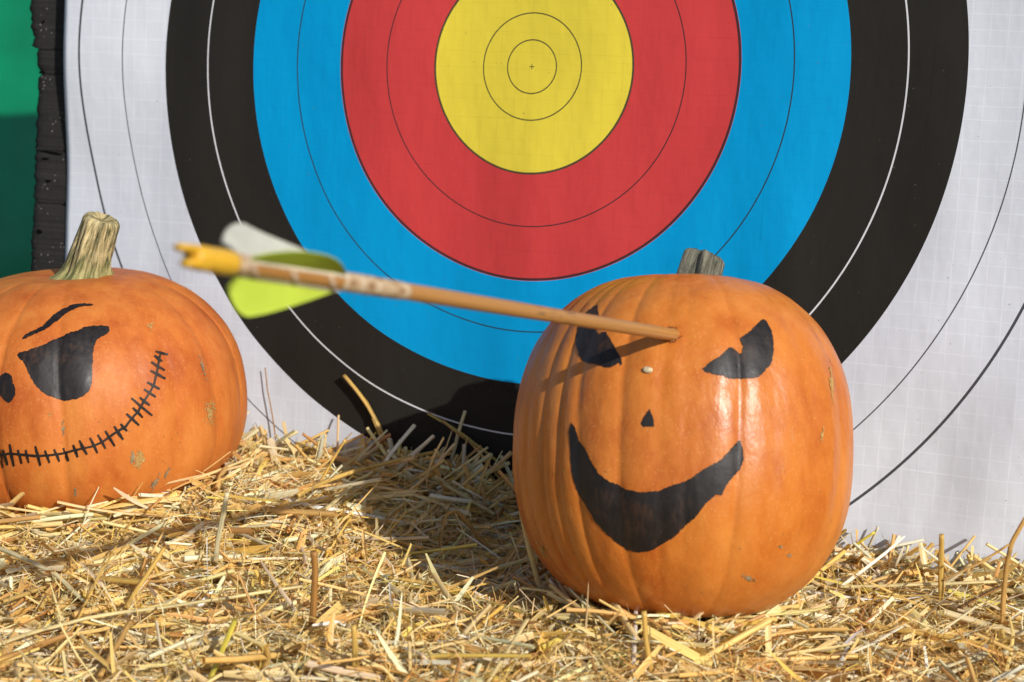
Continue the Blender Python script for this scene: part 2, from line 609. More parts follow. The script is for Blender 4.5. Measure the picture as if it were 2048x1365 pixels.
def build_paper():
    n = 200
    H = 5.19 * U
    vs, fs, uvs = [], [], []
    for j in range(n + 1):
        for i in range(n + 1):
            u = -H + 2 * H * i / n; v = -H + 2 * H * j / n
            eu = 0.0012 * noise.noise((v * 6, 1, 1)) if i == 0 else 0
            vs.append(on_plane(u + eu, v, paper_off(u, v)))
            uvs.append((u / U, -v / U))
    for j in range(n):
        for i in range(n):
            a = j * (n + 1) + i
            fs.append((a, a + n + 1, a + n + 2, a + 1))
    o = mesh('target_face', vs, fs, mat_paper(), root=on_plane(0, 0))
    set_uv(o, uvs)
    sd = o.modifiers.new('thickness', 'SOLIDIFY'); sd.thickness = 0.0004; sd.offset = -1
    tag(o, 'paper archery target face with yellow, red, blue, black and white rings', 'target face')
    # little pins in the outer corners hold it to the foam
    pm = mat_simple('pin_plastic', (0.55, 0.55, 0.56, 1), 0.4, 0.5)
    for su in (-1, 1):
        for sv in (-1, 1):
            c = (su * (H - 0.02), sv * (H - 0.02))
            vs, fs = [], []
            k = 12
            for z, r in ((0.0, .007), (.003, .007), (.004, .005)):
                for q in range(k):
                    a = q / k * 2 * math.pi
                    vs.append(on_plane(c[0] + r * math.cos(a), c[1] + r * math.sin(a), paper_off(*c) + 0.0006 + z))
            for l in range(2):
                for q in range(k):
                    fs.append((l * k + q, l * k + (q + 1) % k, (l + 1) * k + (q + 1) % k, (l + 1) * k + q))
            fs.append(tuple(range(2 * k, 3 * k)))
            mesh('pin', vs, fs, pm, parent=o)


build_paper()


# ------------------------------------------------------------------ pumpkins
class Pumpkin:
    def __init__(self, name, label, cen, a, b, nexp, grooves, mat, seed, dimple, lumps=0.012, botn=None, taper=0.0, tilt=0.0):
        self.cen = Vector(cen)
        self.a, self.b = a, b
        to = CAM - self.cen
        from mathutils import Matrix
        self.rot = Matrix.Rotation(tilt, 3, Vector((-to.y, to.x, 0)).normalized() * -1)
        self.axis = self.rot @ Vector((0, 0, 1))
        self.base = self.cen - Vector((0, 0, b))
        self.root = empty(name, self.base)
        tag(self.root, label, 'pumpkin')
        self.th0 = math.atan2(to.y, to.x)
        NTH, NT_ = 360, 170
        gr = [(self.th0 + math.asin(max(-1, min(1, s))) if abs(s) <= 1 else self.th0 + s, d, w) for s, d, w in grooves]
        # hidden side: evenly spaced lobes
        for q in range(8):
            ang = self.th0 + math.pi / 2 + 0.2 + q * (math.pi - 0.4) / 7
            gr.append((ang, 0.02, 0.08))
        vs, fs = [], []
        for j in range(NT_ + 1):
            t = -math.pi / 2 + math.pi * j / NT_
            c, s = math.cos(t), math.sin(t)
            n = nexp if s > 0 else (botn or nexp)
            rr = abs(c) ** (2 / n)
            zz = math.copysign(abs(s) ** (2 / n), s)
            for i in range(NTH):
                th = 2 * math.pi * i / NTH
                k = 0.0
                for (ga, gd, gw) in gr:
                    dd = (th - ga + math.pi) % (2 * math.pi) - math.pi
                    wob = 0.025 * noise.noise((ga * 9, t * 1.6, seed))
                    dd = abs(dd + wob)
                    k += gd * (0.55 * math.exp(-dd / gw) + 0.45 * math.exp(-(dd / 0.085) ** 2))
                k *= min(1, rr * 1.8) * (1.0 if s < 0 else 1 - 0.25 * s)
                ct, st = math.cos(th), math.sin(th)
                lump = lumps * noise.noise((ct * rr * 1.9 + seed, st * rr * 1.9, zz * 1.1)) \
                    + lumps * 0.45 * noise.noise((ct * rr * 7 + seed, st * rr * 7, zz * 2.2)) \
                    + lumps * 0.13 * noise.noise((ct * rr * 19 + seed, st * rr * 19, zz * 6))
                rad = a * rr * (1 - k + lump) * (1 + taper * zz)
                z = b * zz * (1 + 0.4 * lump)
                z -= b * dimple * math.exp(-(rr / 0.24) ** 2) if s > 0 else -b * 0.12 * math.exp(-(rr / 0.3) ** 2)
                z -= b * 0.35 * k * max(0, s) * rr
                vs.append(self.cen + self.rot @ Vector((rad * ct, rad * st, z)))
        for j in range(NT_):
            for i in range(NTH):
                i2 = (i + 1) % NTH
                fs.append((j * NTH + i, j * NTH + i2, (j + 1) * NTH + i2, (j + 1) * NTH + i))
        self.skin = mesh('skin', vs, fs, mat, parent=self.root)
        self.bvh = BVHTree.FromPolygons(vs, fs)

    def hit(self, px, py):
        d = ray(px, py).normalized()
        loc, nrm, _, _ = self.bvh.ray_cast(CAM, d)
        if loc is None:
            loc, nrm, _, _ = self.bvh.find_nearest(CAM + d * (self.cen - CAM).length)
        return loc, nrm

    def drop(self, p, off):
        loc, nrm, _, _ = self.bvh.find_nearest(p)
        return loc + nrm * off

    def decal(self, name, poly, mat, off=0.00045, step=5.0, rag=1.5, label=None, parent=None):
        """a thin coat on the skin; poly in photo pixels gives the outline, the coat follows the skin"""
        pts = []
        n = len(poly)
        for i in range(n):
            a, b = Vector(poly[i]), Vector(poly[(i + 1) % n])
            L = (b - a).length
            m = max(1, int(L / 2.6))
            nr = Vector((-(b - a).y, (b - a).x)) / max(L, 1e-6)
            for q in range(m):
                p = a + (b - a) * q / m
                p += nr * rag * (noise.noise((p.x * 0.22, p.y * 0.22, 1)) + 0.7 * noise.noise((p.x * 0.7, p.y * 0.7, 5)))
                pts.append(p)
        ne = len(pts)
        xs = [p.x for p in pts]; ys = [p.y for p in pts]
        x = min(xs)
        inner = []
        while x < max(xs):
            y = min(ys)
            while y < max(ys):
                p = Vector((x + step * 0.2 * random.uniform(-1, 1), y + step * 0.2 * random.uniform(-1, 1)))
                ins = False
                j = ne - 1
                dm = 1e9
                for i in range(ne):
                    if (pts[i].y > p.y) != (pts[j].y > p.y) and p.x < (pts[j].x - pts[i].x) * (p.y - pts[i].y) / (pts[j].y - pts[i].y) + pts[i].x:
                        ins = not ins
                    dm = min(dm, (pts[i] - p).length_squared)
                    j = i
                if ins and dm > (step * 0.45) ** 2:
                    inner.append(p)
                y += step
            x += step
        allp = pts + inner
        ov, oe, of, *_ = geometry.delaunay_2d_cdt(allp, [(i, (i + 1) % ne) for i in range(ne)], [list(range(ne))], 1, 1e-4)
        vs = []
        for p in ov:
            loc, nrm = self.hit(p.x, p.y)
            vs.append(loc + nrm * off)
        fs = []
        for f in of:
            a, b, c = (vs[f[0]], vs[f[1]], vs[f[2]])
            fs.append(tuple(f) if (b - a).cross(c - a).dot(CAM - a) > 0 else tuple(reversed(f)))
        o = mesh(name, vs, fs, mat, parent=parent or self.root)
        if label: o['label'] = label
        return o

    def stroke(self, name, line, w, mat, off=0.00055, parent=None):
        L, Rr = [], []
        n = len(line)
        for i in range(n):
            p = Vector(line[i])
            d = (Vector(line[min(n - 1, i + 1)]) - Vector(line[max(0, i - 1)])).normalized()
            nr = Vector((-d.y, d.x))
            ww = w * (1 + 0.25 * noise.noise((p.x * 0.1, p.y * 0.1, 2)))
            if i in (0, n - 1):
                L.append(p + nr * ww * 0.3 + d * (ww * 0.4 if i else -ww * 0.4)); Rr.append(p - nr * ww * 0.3 + d * (ww * 0.4 if i else -ww * 0.4))
            else:
                L.append(p + nr * ww * 0.5); Rr.append(p - nr * ww * 0.5)
        return self.decal(name, L + Rr[::-1], mat, off, 3.0, 0.35, parent=parent)


M_MARK = mat_marker()
M_SCAR = mat_scar('cork_scar', (0.17, 0.12, 0.07, 1), (0.36, 0.27, 0.15, 1))
M_SCAR2 = mat_scar('golden_scar', (0.32, 0.18, 0.05, 1), (0.50, 0.31, 0.11, 1))

# right pumpkin
PR = Pumpkin('pumpkin', 'tall glossy orange pumpkin with a wide grin, struck by the arrow',
             cw(0.1088, 0.0682, 1.137), 0.1078, 0.1125, 2.45,
             [(-0.97, .012, .03), (-0.90, .022, .02), (-0.80, .026, .02), (-0.70, .028, .02), (-0.58, .024, .025), (-0.34, .024, .025), (-0.12, .012, .04), (0.02, .012, .04),
              (0.305, .026, .018), (0.50, .008, .05), (0.72, .008, .06), (0.9, .010, .06)],
             mat_pumpkin('glossy_pumpkin_skin', (0.480, 0.142, 0.020, 1), (0.545, 0.188, 0.032, 1), (0.37, 0.084, 0.011, 1)), 2.3, 0.13, 0.013, botn=2.35, tilt=R(19))
# left pumpkin
PL = Pumpkin('pumpkin', 'squat orange pumpkin with stitched smile and one brow, tall tan stem',
             cw(-0.325, 0.0440, 1.338), 0.1235, 0.0990, 2.35,
             [(-0.97, .03, .02), (-0.80, .03, .02), (-0.46, .030, .012), (-0.115, .034, .010), (0.10, .008, .05), (0.34, .012, .05), (0.53, .016, .03),
              (0.78, .020, .03), (0.965, .040, .012)],
             mat_pumpkin('matte_pumpkin_skin', (0.470, 0.130, 0.022, 1), (0.550, 0.188, 0.036, 1), (0.35, 0.074, 0.011, 1), 9, False), 5.1, 0.07, 0.012, botn=2.2, tilt=R(3.5))


def zmap(pts, ox, oy, s):
    return [(ox + x / s, oy + y / s) for x, y in pts]


# face of the right pumpkin
PR.decal('eye', zmap([(515, 205), (470, 230), (400, 280), (335, 340), (280, 440), (240, 540), (216, 640), (222, 760), (265, 900), (310, 965), (380, 1005),
    (500, 1020), (610, 1060), (700, 1060), (810, 990), (825, 1040), (848, 1020), (845, 960), (780, 840), (700, 700), (640, 590), (575, 575),
    (565, 600), (530, 600), (500, 570), (520, 480), (545, 380), (520, 270)], 1120, 580, 6.825), M_MARK, label='jagged black marker eye beside the arrow')
PR.decal('eye', zmap([(770, 207), (800, 225), (850, 320), (873, 420), (875, 560), (850, 670), (790, 740), (740, 795), (690, 822), (560, 830), (420, 830),
    (350, 800), (250, 785), (180, 765), (125, 728), (220, 650), (330, 580), (400, 510), (440, 503), (530, 572), (550, 550), (555, 490), (520, 410),
    (545, 390), (610, 350), (680, 280), (740, 220)], 1380, 600, 5.25), M_MARK, label='notched crescent black marker eye')
PR.decal('nose', zmap([(793, 108), (812, 150), (822, 208), (760, 212), (745, 190), (755, 170)], 1020, 780, 2.844), M_MARK, label='small black triangle nose')
PR.decal('mouth', zmap([(350, 185), (375, 225), (395, 290), (430, 335), (470, 420), (510, 480), (570, 525), (620, 540), (660, 565), (740, 582), (850, 575),
    (930, 540), (1000, 520), (1060, 480), (1120, 440), (1200, 400), (1240, 355), (1295, 290), (1310, 290), (1325, 340), (1328, 400), (1310, 450),
    (1270, 490), (1240, 530), (1215, 570), (1205, 600), (1170, 595), (1110, 650), (1060, 720), (990, 780), (930, 840), (860, 880), (800, 915),
    (730, 925), (670, 910), (610, 870), (540, 810), (480, 740), (430, 650), (390, 590), (360, 510), (348, 420), (345, 340), (337, 240)],
    1020, 780, 2.844), M_MARK, step=7, label='wide black crescent grin')

# face of the left pumpkin
PL.decal('eye', zmap([(195, 745), (225, 715), (310, 695), (400, 660), (520, 620), (600, 575), (720, 530), (760, 500), (900, 465), (950, 430), (1030, 415),
    (1190, 410), (1240, 425), (1245, 470), (1210, 510), (1150, 540), (1100, 575), (1075, 640), (1058, 730), (1050, 900), (1045, 1060), (1020, 1140),
    (970, 1195), (900, 1230), (820, 1250), (740, 1265), (640, 1235), (530, 1195), (470, 1150), (400, 1080), (350, 1000), (310, 900), (270, 820),
    (225, 785)], 0, 580, 5.688), M_MARK, label='large slanted black marker eye')
PL.decal('eyebrow', zmap([(258, 550), (275, 525), (330, 490), (420, 450), (490, 410), (540, 355), (610, 290), (690, 230), (760, 200), (830, 170), (960, 158),
    (1050, 163), (1062, 175), (1040, 185), (950, 190), (880, 205), (810, 240), (740, 285), (660, 350), (600, 390), (530, 450), (460, 480), (380, 515),
    (310, 545), (265, 568)], 0, 580, 5.688), M_MARK, label='thin arched black brow')
PL.decal('nose', zmap([(-60, 1050), (-20, 1010), (20, 970), (60, 943), (100, 955), (135, 985), (150, 1060), (180, 1130), (175, 1200), (140, 1260), (105, 1290),
    (60, 1265), (20, 1215), (-20, 1190), (-70, 1130)], 0, 580, 5.688), M_MARK, label='rounded black nose')
ml = zmap([(-260, 840), (-180, 868), (-90, 890), (0, 900), (80, 885), (160, 893), (280, 905), (380, 900), (490, 885), (590, 858), (720, 830), (800, 795), (890, 730), (980, 675),
    (1020, 620), (1075, 560), (1120, 480), (1165, 415), (1200, 350), (1215, 280), (1230, 215), (1240, 150), (1250, 105)], 0, 680, 3.9)
mouth = PL.stroke('mouth', ml, 4.6, M_MARK)
mouth['label'] = 'thin black smile line crossed by stitches'
for a, b in [((-235, 800), (-210, 900)), ((-160, 820), (-135, 920)), ((-80, 850), (-60, 945)), ((0, 860), (25, 990)), ((30, 865), (60, 965)), ((80, 820), (110, 975)), ((145, 865), (170, 955)), ((205, 865), (225, 950)), ((280, 835), (315, 970)),
    ((355, 870), (385, 950)), ((425, 860), (460, 940)), ((495, 850), (535, 935)), ((575, 825), (605, 905)), ((625, 790), (675, 885)), ((705, 770), (755, 875)),
    ((765, 745), (820, 840)), ((825, 715), (890, 820)), ((895, 680), (955, 770)), ((945, 660), (985, 705)), ((990, 580), (1075, 660)), ((1040, 535), (1105, 600)),
    ((1030, 460), (1180, 585)), ((1095, 455), (1160, 505)), ((1130, 390), (1205, 440)), ((1155, 335), (1235, 380)), ((1180, 245), (1280, 300)),
    ((1185, 180), (1275, 235)), ((1210, 130), (1255, 165)), ((1220, 95), (1300, 115))]:
    (p, q) = zmap([a, b], 0, 680, 3.9)
    mid = ((p[0] + q[0]) / 2 + random.uniform(-1, 1), (p[1] + q[1]) / 2 + random.uniform(-1, 1))
    PL.stroke('stitch', [p, mid, q], 6.0, M_MARK, 0.0007, parent=mouth)


# corky scars: clusters of small flecks on the skin, one part for each scar
def scar(pk, cx, cy, rx, ry, n, mat, ang=0.0, smin=1.2, smax=4.0):
    vs, fs = [], []
    for _ in range(n):
        a, r = random.uniform(0, 2 * math.pi), abs(random.gauss(0, 0.48))
        x, y = rx * r * math.cos(a), ry * r * math.sin(a)
        x, y = x * math.cos(ang) - y * math.sin(ang), x * math.sin(ang) + y * math.cos(ang)
        s = 1.3 * random.uniform(smin, smax) * (1.15 - 0.6 * min(1, r))
        k = random.randint(5, 8)
        st = random.uniform(0, 6)
        ring = []
        e = random.uniform(0.5, 1.0)
        for q in range(k):
            t = st + q / k * 2 * math.pi
            rr = s * random.uniform(0.6, 1.2)
            loc, nrm = pk.hit(cx + x + rr * math.cos(t) * e, cy + y + rr * math.sin(t))
            ring.append(len(vs)); vs.append(loc + nrm * random.uniform(0.0003, 0.0006))
        fs.append(tuple(reversed(ring)))
    o = mesh('scar', vs, fs, mat, parent=pk.root, smooth=False)
    return o


scar(PL, 278, 918, 14, 22, 130, M_SCAR2)
scar(PL, 265, 915, 4, 14, 26, M_SCAR)
scar(PL, 420, 825, 15, 36, 170, M_SCAR2, 0, 0.6, 2.2)
scar(PL, 405, 735, 5, 46, 50, M_SCAR, -0.22, 0.6, 2.0)
scar(PL, 310, 965, 7, 28, 34, M_SCAR, 0.5, 1.0, 3.2)
scar(PL, 334, 945, 4, 22, 24, M_SCAR, 0.4, 0.8, 2.4)
scar(PL, 127, 858, 4, 22, 34, M_SCAR, 0, 1.0, 3.0)
scar(PL, 303, 655, 9, 11, 20, M_SCAR2, 0, 0.8, 2.4)
scar(PL, 151, 985, 3, 16, 18, M_SCAR, 0, 0.8, 2.4)
scar(PL, 100, 830, 16, 10, 10, M_SCAR2, 0, 0.5, 1.6)
scar(PR, 1662, 765, 5, 46, 80, M_SCAR2, -0.06, 0.8, 2.6)
scar(PR, 1643, 872, 4, 26, 34, M_SCAR2, 0.2, 0.8, 2.2)
scar(PR, 1497, 1156, 20, 7, 34, M_SCAR, 0.35, 1.0, 2.8)
scar(PR, 1578, 1111, 12, 3, 16, M_SCAR, -0.2, 0.7, 2.0)
scar(PR, 1562, 1094, 11, 2.5, 14, M_SCAR, 0.1, 0.7, 2.0)
scar(PR, 1128, 940, 4, 9, 12, M_SCAR2, 0, 0.6, 1.6)
scar(PR, 1085, 1100, 16, 38, 60, M_SCAR2, -0.5, 0.7, 2.2)


def stem(pk, px0, py0, tip_px, tip_py, h, r0, r1, flare, mat, label, lobes, dy, seed, twist=0.5, bend=0.0, sink=0.012, deep=0.19, shift=0.0):
    """ridged stem from the crown of the pumpkin to a cut end"""
    top, _, _, _ = pk.bvh.ray_cast(pk.cen + pk.axis * 0.3, -pk.axis)
    b = top - pk.axis * sink + Vector((shift, 0, 0))
    t = at_y(tip_px, tip_py, b.y + dy)
    NS, NA = 40, 96
    vs, fs, uvs = [], [], []
    ax = (t - b)
    for j in range(NS + 1):
        s = j / NS
        c = b + ax * s + Vector((bend * math.sin(s * math.pi), 0, 0))
        d = ax.normalized()
        # the lower rings lie level, the upper ones across the axis
        up = (pk.axis * (1 - s) + d * s).normalized()
        e1 = Vector((1, 0, 0)); e1 = (e1 - up * e1.dot(up)).normalized(); e2 = up.cross(e1)
        r = r1 + (r0 - r1) * (1 - s) ** 1.3 + flare * math.exp(-s / 0.085)
        if s > 0.93: r *= 1 - 0.16 * ((s - 0.93) / 0.07) ** 2
        for i in range(NA):
            a = 2 * math.pi * i / NA
            ph = lobes * (a + twist * s)
            ridge = deep * (abs(math.cos(ph / 2)) ** 1.5 - 0.5) * (1 + 1.2 * math.exp(-s / 0.12)) + 0.05 * math.sin(2.3 * ph + seed)
            rr = r * (1 + ridge + 0.06 * noise.noise((math.cos(a) * 2 + seed, math.sin(a) * 2, s * 3)) + 0.03 * noise.noise((math.cos(a) * 9, math.sin(a) * 9 + seed, s * 2)))
            vs.append(c + e1 * rr * math.cos(a) + e2 * rr * math.sin(a))
            uvs.append((i / NA if i <= NA / 2 else 1 - i / NA, s))
    # cut end, slightly hollow
    ctr = len(vs)
    for k, (q, dep) in enumerate(((0.8, 0.0008), (0.5, -0.0012), (0.15, -0.002))):
        for i in range(NA):
            e = vs[NS * NA + i]
            p = b + ax + (e - (b + ax)) * q + ax.normalized() * (dep + 0.0012 * noise.noise((i * 0.5, q * 4, seed)))
            vs.append(p); uvs.append((i / NA, 1.0))
    for j in range(NS + 3):
        for i in range(NA):
            i2 = (i + 1) % NA
            fs.append((j * NA + i, j * NA + i2, (j + 1) * NA + i2, (j + 1) * NA + i))
    fs.append(tuple((NS + 3) * NA + i for i in range(NA)))
    o = mesh('stem', vs, fs, mat, parent=pk.root)
    set_uv(o, uvs)
    o['label'] = label
    return o


stem(PL, 0, 0, 205, 436, 0, 0.0165, 0.0126, 0.0190,
     mat_stem('tan_striped_stem', [(0.38, (0.018, 0.026, 0.010, 1)), (0.45, (0.14, 0.13, 0.06, 1)), (0.52, (0.40, 0.32, 0.15, 1)), (0.60, (0.64, 0.53, 0.29, 1))], (0.17, 0.19, 0.05, 1)),
     'tall tan stem streaked with green, leaning right', 7, -0.004, 3.0, sink=0.003, shift=0.007)
stem(PR, 0, 0, 1411, 512, 0, 0.0155, 0.0120, 0.005,
     mat_stem('grey_dry_stem', [(0.34, (0.020, 0.020, 0.014, 1)), (0.46, (0.085, 0.082, 0.058, 1)), (0.58, (0.19, 0.18, 0.13, 1)), (0.70, (0.33, 0.31, 0.22, 1))], (0.085, 0.085, 0.060, 1)),
     'short dry grey stem with a deep crease', 5, 0.018, 8.0, 0.3, deep=0.36)

# seed stuck to the right pumpkin
def build_seed():
    loc, nrm = PR.hit(1296, 741)
    e1 = Vector((1, 0, -0.25)); e1 = (e1 - nrm * e1.dot(nrm)).normalized(); e2 = nrm.cross(e1)
    vs, fs = [], []
    NA, NL = 16, 8
    for j in range(NL + 1):
        s = j / NL * math.pi
        x = -math.cos(s) * 0.0030
        r = math.sin(s) ** 0.8
        for i in range(NA):
            a = i / NA * 2 * math.pi
            vs.append(loc + nrm * (0.0009 + 0.0011 * r * math.sin(a)) + e1 * x + e2 * 0.0020 * r * math.cos(a))
    for j in range(NL):
        for i in range(NA):
            i2 = (i + 1) % NA
            fs.append((j * NA + i, j * NA + i2, (j + 1) * NA + i2, (j + 1) * NA + i))
    o = mesh('seed', vs, fs, mat_simple('seed_husk', (0.50, 0.40, 0.25, 1), 0.6, 0.3, 700, 0.4), root=loc)
    tag(o, 'tiny pale seed stuck to the grinning pumpkin above its nose', 'seed')


build_seed()

# ------------------------------------------------------------------ arrow
def build_arrow():
    E, En = PR.hit(1346, 670)
    zt = 0.630
    tail = cw((352 - 1024) / FPX * zt, (509 - 682.5) / FPX * zt, zt)
    ax = (E - tail).normalized()
    L = (E - tail).length
    root = empty('arrow', E)
    tag(root, 'wooden arrow with yellow nock and white and lime feathers stuck in the grinning pumpkin', 'arrow')
    vd = (CAM - tail).normalized()
    e1 = (vd - ax * vd.dot(ax)).normalized()                # towards the viewer, across the shaft
    e2 = ax.cross(e1)
    if e2.z < 0: e2 = -e2                                   # up
    def P(s, r, a):
        return tail + ax * s + (e1 * math.cos(a) + e2 * math.sin(a)) * r
    def tube(name, prof, mat, parent=root, na=28, caps=True):
        vs, fs, uvs = [], [], []
        for s, r in prof:
            for i in range(na):
                vs.append(P(s, r, 2 * math.pi * i / na)); uvs.append((i / na if i < na / 2 else 1 - i / na, s))
        for j in range(len(prof) - 1):
            for i in range(na):
                i2 = (i + 1) % na
                fs.append((j * na + i, (j + 1) * na + i, (j + 1) * na + i2, j * na + i2))
        if caps:
            fs.append(tuple(range(na))); fs.append(tuple(reversed(range((len(prof) - 1) * na, len(prof) * na))))
        o = mesh(name, vs, fs, mat, parent=parent)
        set_uv(o, uvs)
        return o
    RS = 0.0037
    # wood
    k = NT('arrow_wood')
    uv = k.uv()
    gr = k.noise(k.mapping(uv, (26, 5, 1)), 1, 4, 0.6)
    sm = k.noise(k.mapping(uv, (14, 60, 1)), 1, 3)
    c = k.ramp(gr, [(0.3, (0.27, 0.115, 0.028, 1)), (0.5, (0.36, 0.17, 0.046, 1)), (0.7, (0.44, 0.23, 0.075, 1))])
    sep = k.n('SeparateXYZ'); k.link(uv, sep.inputs[0])
    band = k.math('MULTIPLY', k.math('GREATER_THAN', sep.outputs[1], L * 0.60), k.math('LESS_THAN', sep.outputs[1], L * 0.70))
    c = k.mix(k.math('MULTIPLY', band, k.ramp(sm, [(0.52, 0.0), (0.6, 0.6)])), c, (0.10, 0.06, 0.03, 1))
    k.bump(gr, 0.15, 0.0003)
    k.set(c, 0.38, 0.5)
    tube('shaft', [(0.020, RS)] + [(0.03 + q * (L + 0.11) / 30, RS * (1 + 0.008 * math.sin(q * 1.7))) for q in range(31)], k.m)
    # nock: body and two ears round a slot
    ny = mat_simple('yellow_plastic', (0.60, 0.335, 0.022, 1), 0.38, 0.5, 90, 0.05)
    nl = 0.034
    nk = tube('nock', [(0.0095, 0.0042), (0.0105, 0.0045), (0.018, 0.0047), (0.026, 0.0049), (0.031, 0.0048), (nl - 0.0008, 0.0044), (nl, 0.0039)], ny)
    ca = R(98)                                             # the slot opens across this direction
    su, sv = (e1 * math.cos(ca) + e2 * math.sin(ca)), (e1 * -math.sin(ca) + e2 * math.cos(ca))
    for sg in (1, -1):
        vs, fs = [], []
        NS, NA = 10, 16
        for j in range(NS + 1):
            t = j / NS
            s = 0.0150 - 0.0115 * t - (0.0035 * t if sg > 0 else -0.001 * t)
            sc = (1 - 0.30 * t) * (1 if t < 0.85 else math.sqrt(max(0.04, 1 - ((t - 0.85) / 0.155) ** 2)))
            for i in range(NA):
                a = 2 * math.pi * i / NA
                x = 0.0027 * sg + 0.0021 * sc * math.cos(a)
                y = 0.0040 * sc * math.sin(a)
                vs.append(tail + ax * s + su * x + sv * y)
        for j in range(NS):
            for i in range(NA):
                i2 = (i + 1) % NA
                fs.append((j * NA + i, j * NA + i2, (j + 1) * NA + i2, (j + 1) * NA + i))
        fs.append(tuple(range(NA))); fs.append(tuple(range(NS * NA, (NS + 1) * NA)))
        mesh('ear', vs, fs, ny, parent=nk)
    # front and rear bindings
    th = NT('thread_binding')
    uv = th.uv()
    st = th.noise(th.mapping(uv, (2, 900, 1)), 1, 3)
    bl = th.noise(th.mapping(uv, (5, 130, 1)), 1, 3)
    c = th.ramp(bl, [(0.35, (0.20, 0.10, 0.045, 1)), (0.5, (0.40, 0.27, 0.15, 1)), (0.65, (0.50, 0.40, 0.28, 1))])
    th.bump(st, 0.6, 0.0004); th.set(c, 0.6, 0.3)
    f0, f1 = 0.0375, 0.108                                   # feather from, to (from the tail)
    tube('binding', [(f1 - 0.002, RS * 1.02), (f1, RS * 1.10), (f1 + 0.02, RS * 1.12), (f1 + 0.045, RS * 1.08), (f1 + 0.052, RS * 1.01)], th.m, caps=False)
    tube('binding', [(nl, RS * 1.02), (nl + 0.001, RS * 1.10), (f0 + 0.002, RS * 1.10), (f0 + 0.004, RS * 1.01)], th.m, caps=False)
    # spiral thread down the quills
    cv = []
    turns, n = 2.6, 150
    vs, fs = [], []
    for i in range(n + 1):
        t = i / n
        s = f0 + (f1 - f0) * t
        a = -2 * math.pi * turns * t + 1.0
        for (dr, ds) in ((0.0002, -0.0022), (0.0008, 0.0), (0.0002, 0.0022)):
            vs.append(P(s + ds, RS + dr, a))
    for i in range(n):
        for q in range(2):
            fs.append((i * 3 + q, i * 3 + q + 1, (i + 1) * 3 + q + 1, (i + 1) * 3 + q))
    mesh('thread', vs, fs, mat_simple('pale_thread', (0.40, 0.28, 0.18, 1), 0.7, 0.2, 500, 0.3), parent=root)
    # three feathers
    def prof(t, pk_, ex):
        """height along the feather, 0 at the tail end"""
        if t < pk_:
            return 0.30 + 0.70 * math.sin(t / pk_ * math.pi / 2) ** 0.7
        return max(0.03, (1 - ((t - pk_) / (1 - pk_)) ** ex))
    def feather(label, ang, hgt, mat, wave, lean, twist, pk_=0.16, ex=1.25, sweep=0.0065):
        vs, fs = [], []
        NL, NH = 34, 10
        for sd in (0.00022, -0.00022):
            for j in range(NL + 1):
                t = j / NL
                s = f0 + 0.001 + (f1 - f0 - 0.002) * t
                h = hgt * prof(t, pk_, ex)
                a = ang + twist * (t - 0.5)
                for q in range(NH + 1):
                    hh = q / NH
                    back = sweep * hh ** 1.2 * (1 - t)          # the vane sweeps back towards the nock
                    side = wave * math.sin(t * 5.5 + 0.6) * hh ** 1.5 + lean * hh ** 2
                    tn = -e1 * math.sin(a) + e2 * math.cos(a)
                    vs.append(P(s - back, RS + 0.0002 + h * hh, a) + tn * (side + sd))
        off = (NL + 1) * (NH + 1)
        for j in range(NL):
            for q in range(NH):
                x = j * (NH + 1) + q
                fs.append((x, x + 1, x + NH + 2, x + NH + 1))
                fs.append((off + x, off + x + NH + 1, off + x + NH + 2, off + x + 1))
        rim = [j * (NH + 1) for j in range(NL + 1)] + [NL * (NH + 1) + q for q in range(1, NH + 1)] + \
              [j * (NH + 1) + NH for j in range(NL - 1, -1, -1)] + [q for q in range(NH - 1, 0, -1)]
        for i in range(len(rim)):
            x, y = rim[i], rim[(i + 1) % len(rim)]
            fs.append((x, off + x, off + y, y))
        o = mesh('feather', vs, fs, mat, parent=root)
        o['label'] = label
        # quill along the foot of the vane
        vs, fs = [], []
        for j in range(NL + 1):
            t = j / NL
            s = f0 + (f1 - f0) * t
            a = ang + twist * (t - 0.5)
            tn = -e1 * math.sin(a) + e2 * math.cos(a)
            for (r, w) in ((RS, .0010), (RS + .0011, .0005), (RS + .0011, -.0005), (RS, -.0010)):
                vs.append(P(s, r, a) + tn * w)
        for j in range(NL):
            for q in range(3):
                fs.append((j * 4 + q, j * 4 + q + 1, (j + 1) * 4 + q + 1, (j + 1) * 4 + q))
        mesh('quill', vs, fs, M_QUILL, parent=o)
    M_QUILL = mat_simple('quill', (0.60, 0.52, 0.40, 1), 0.5, 0.4)
    white = mat_simple('white_feather', (0.55, 0.55, 0.48, 1), 0.75, 0.2, 80, 0.1, (1, 1, 1), transl=0.3)
    lime = mat_simple('lime_feather', (0.50, 0.62, 0.065, 1), 0.7, 0.2, 60, 0.06, transl=0.15)
    feather('white feather, wavy, on top of the shaft', R(120), 0.0150, white, 0.0026, 0.0, 0.25, 0.26, 0.95, 0.0070)
    feather('lime green feather hanging below the shaft', R(-93), 0.0152, lime, 0.0004, 0.0, 0.15, 0.22, 1.2, 0.0040)
    feather('lime green feather seen from its shaded side', R(34), 0.0125, lime, 0.0010, 0.0, 0.2, 0.50, 1.8, 0.0)
    # split skin round the entry
    crack = mat_simple('split_skin', (0.16, 0.045, 0.012, 1), 0.8, 0.2)
    for line in ([(1352, 659), (1352, 662)], [(1343, 663), (1349, 663), (1352, 659), (1353, 655)], [(1350, 677), (1357, 677), (1365, 673)], [(1340, 686), (1350, 684), (1355, 677), (1356, 669), (1351, 662)]):
        if len(line) > 2:
            PR.stroke('split', line, 2.6, crack, 0.0003)
    hole = []
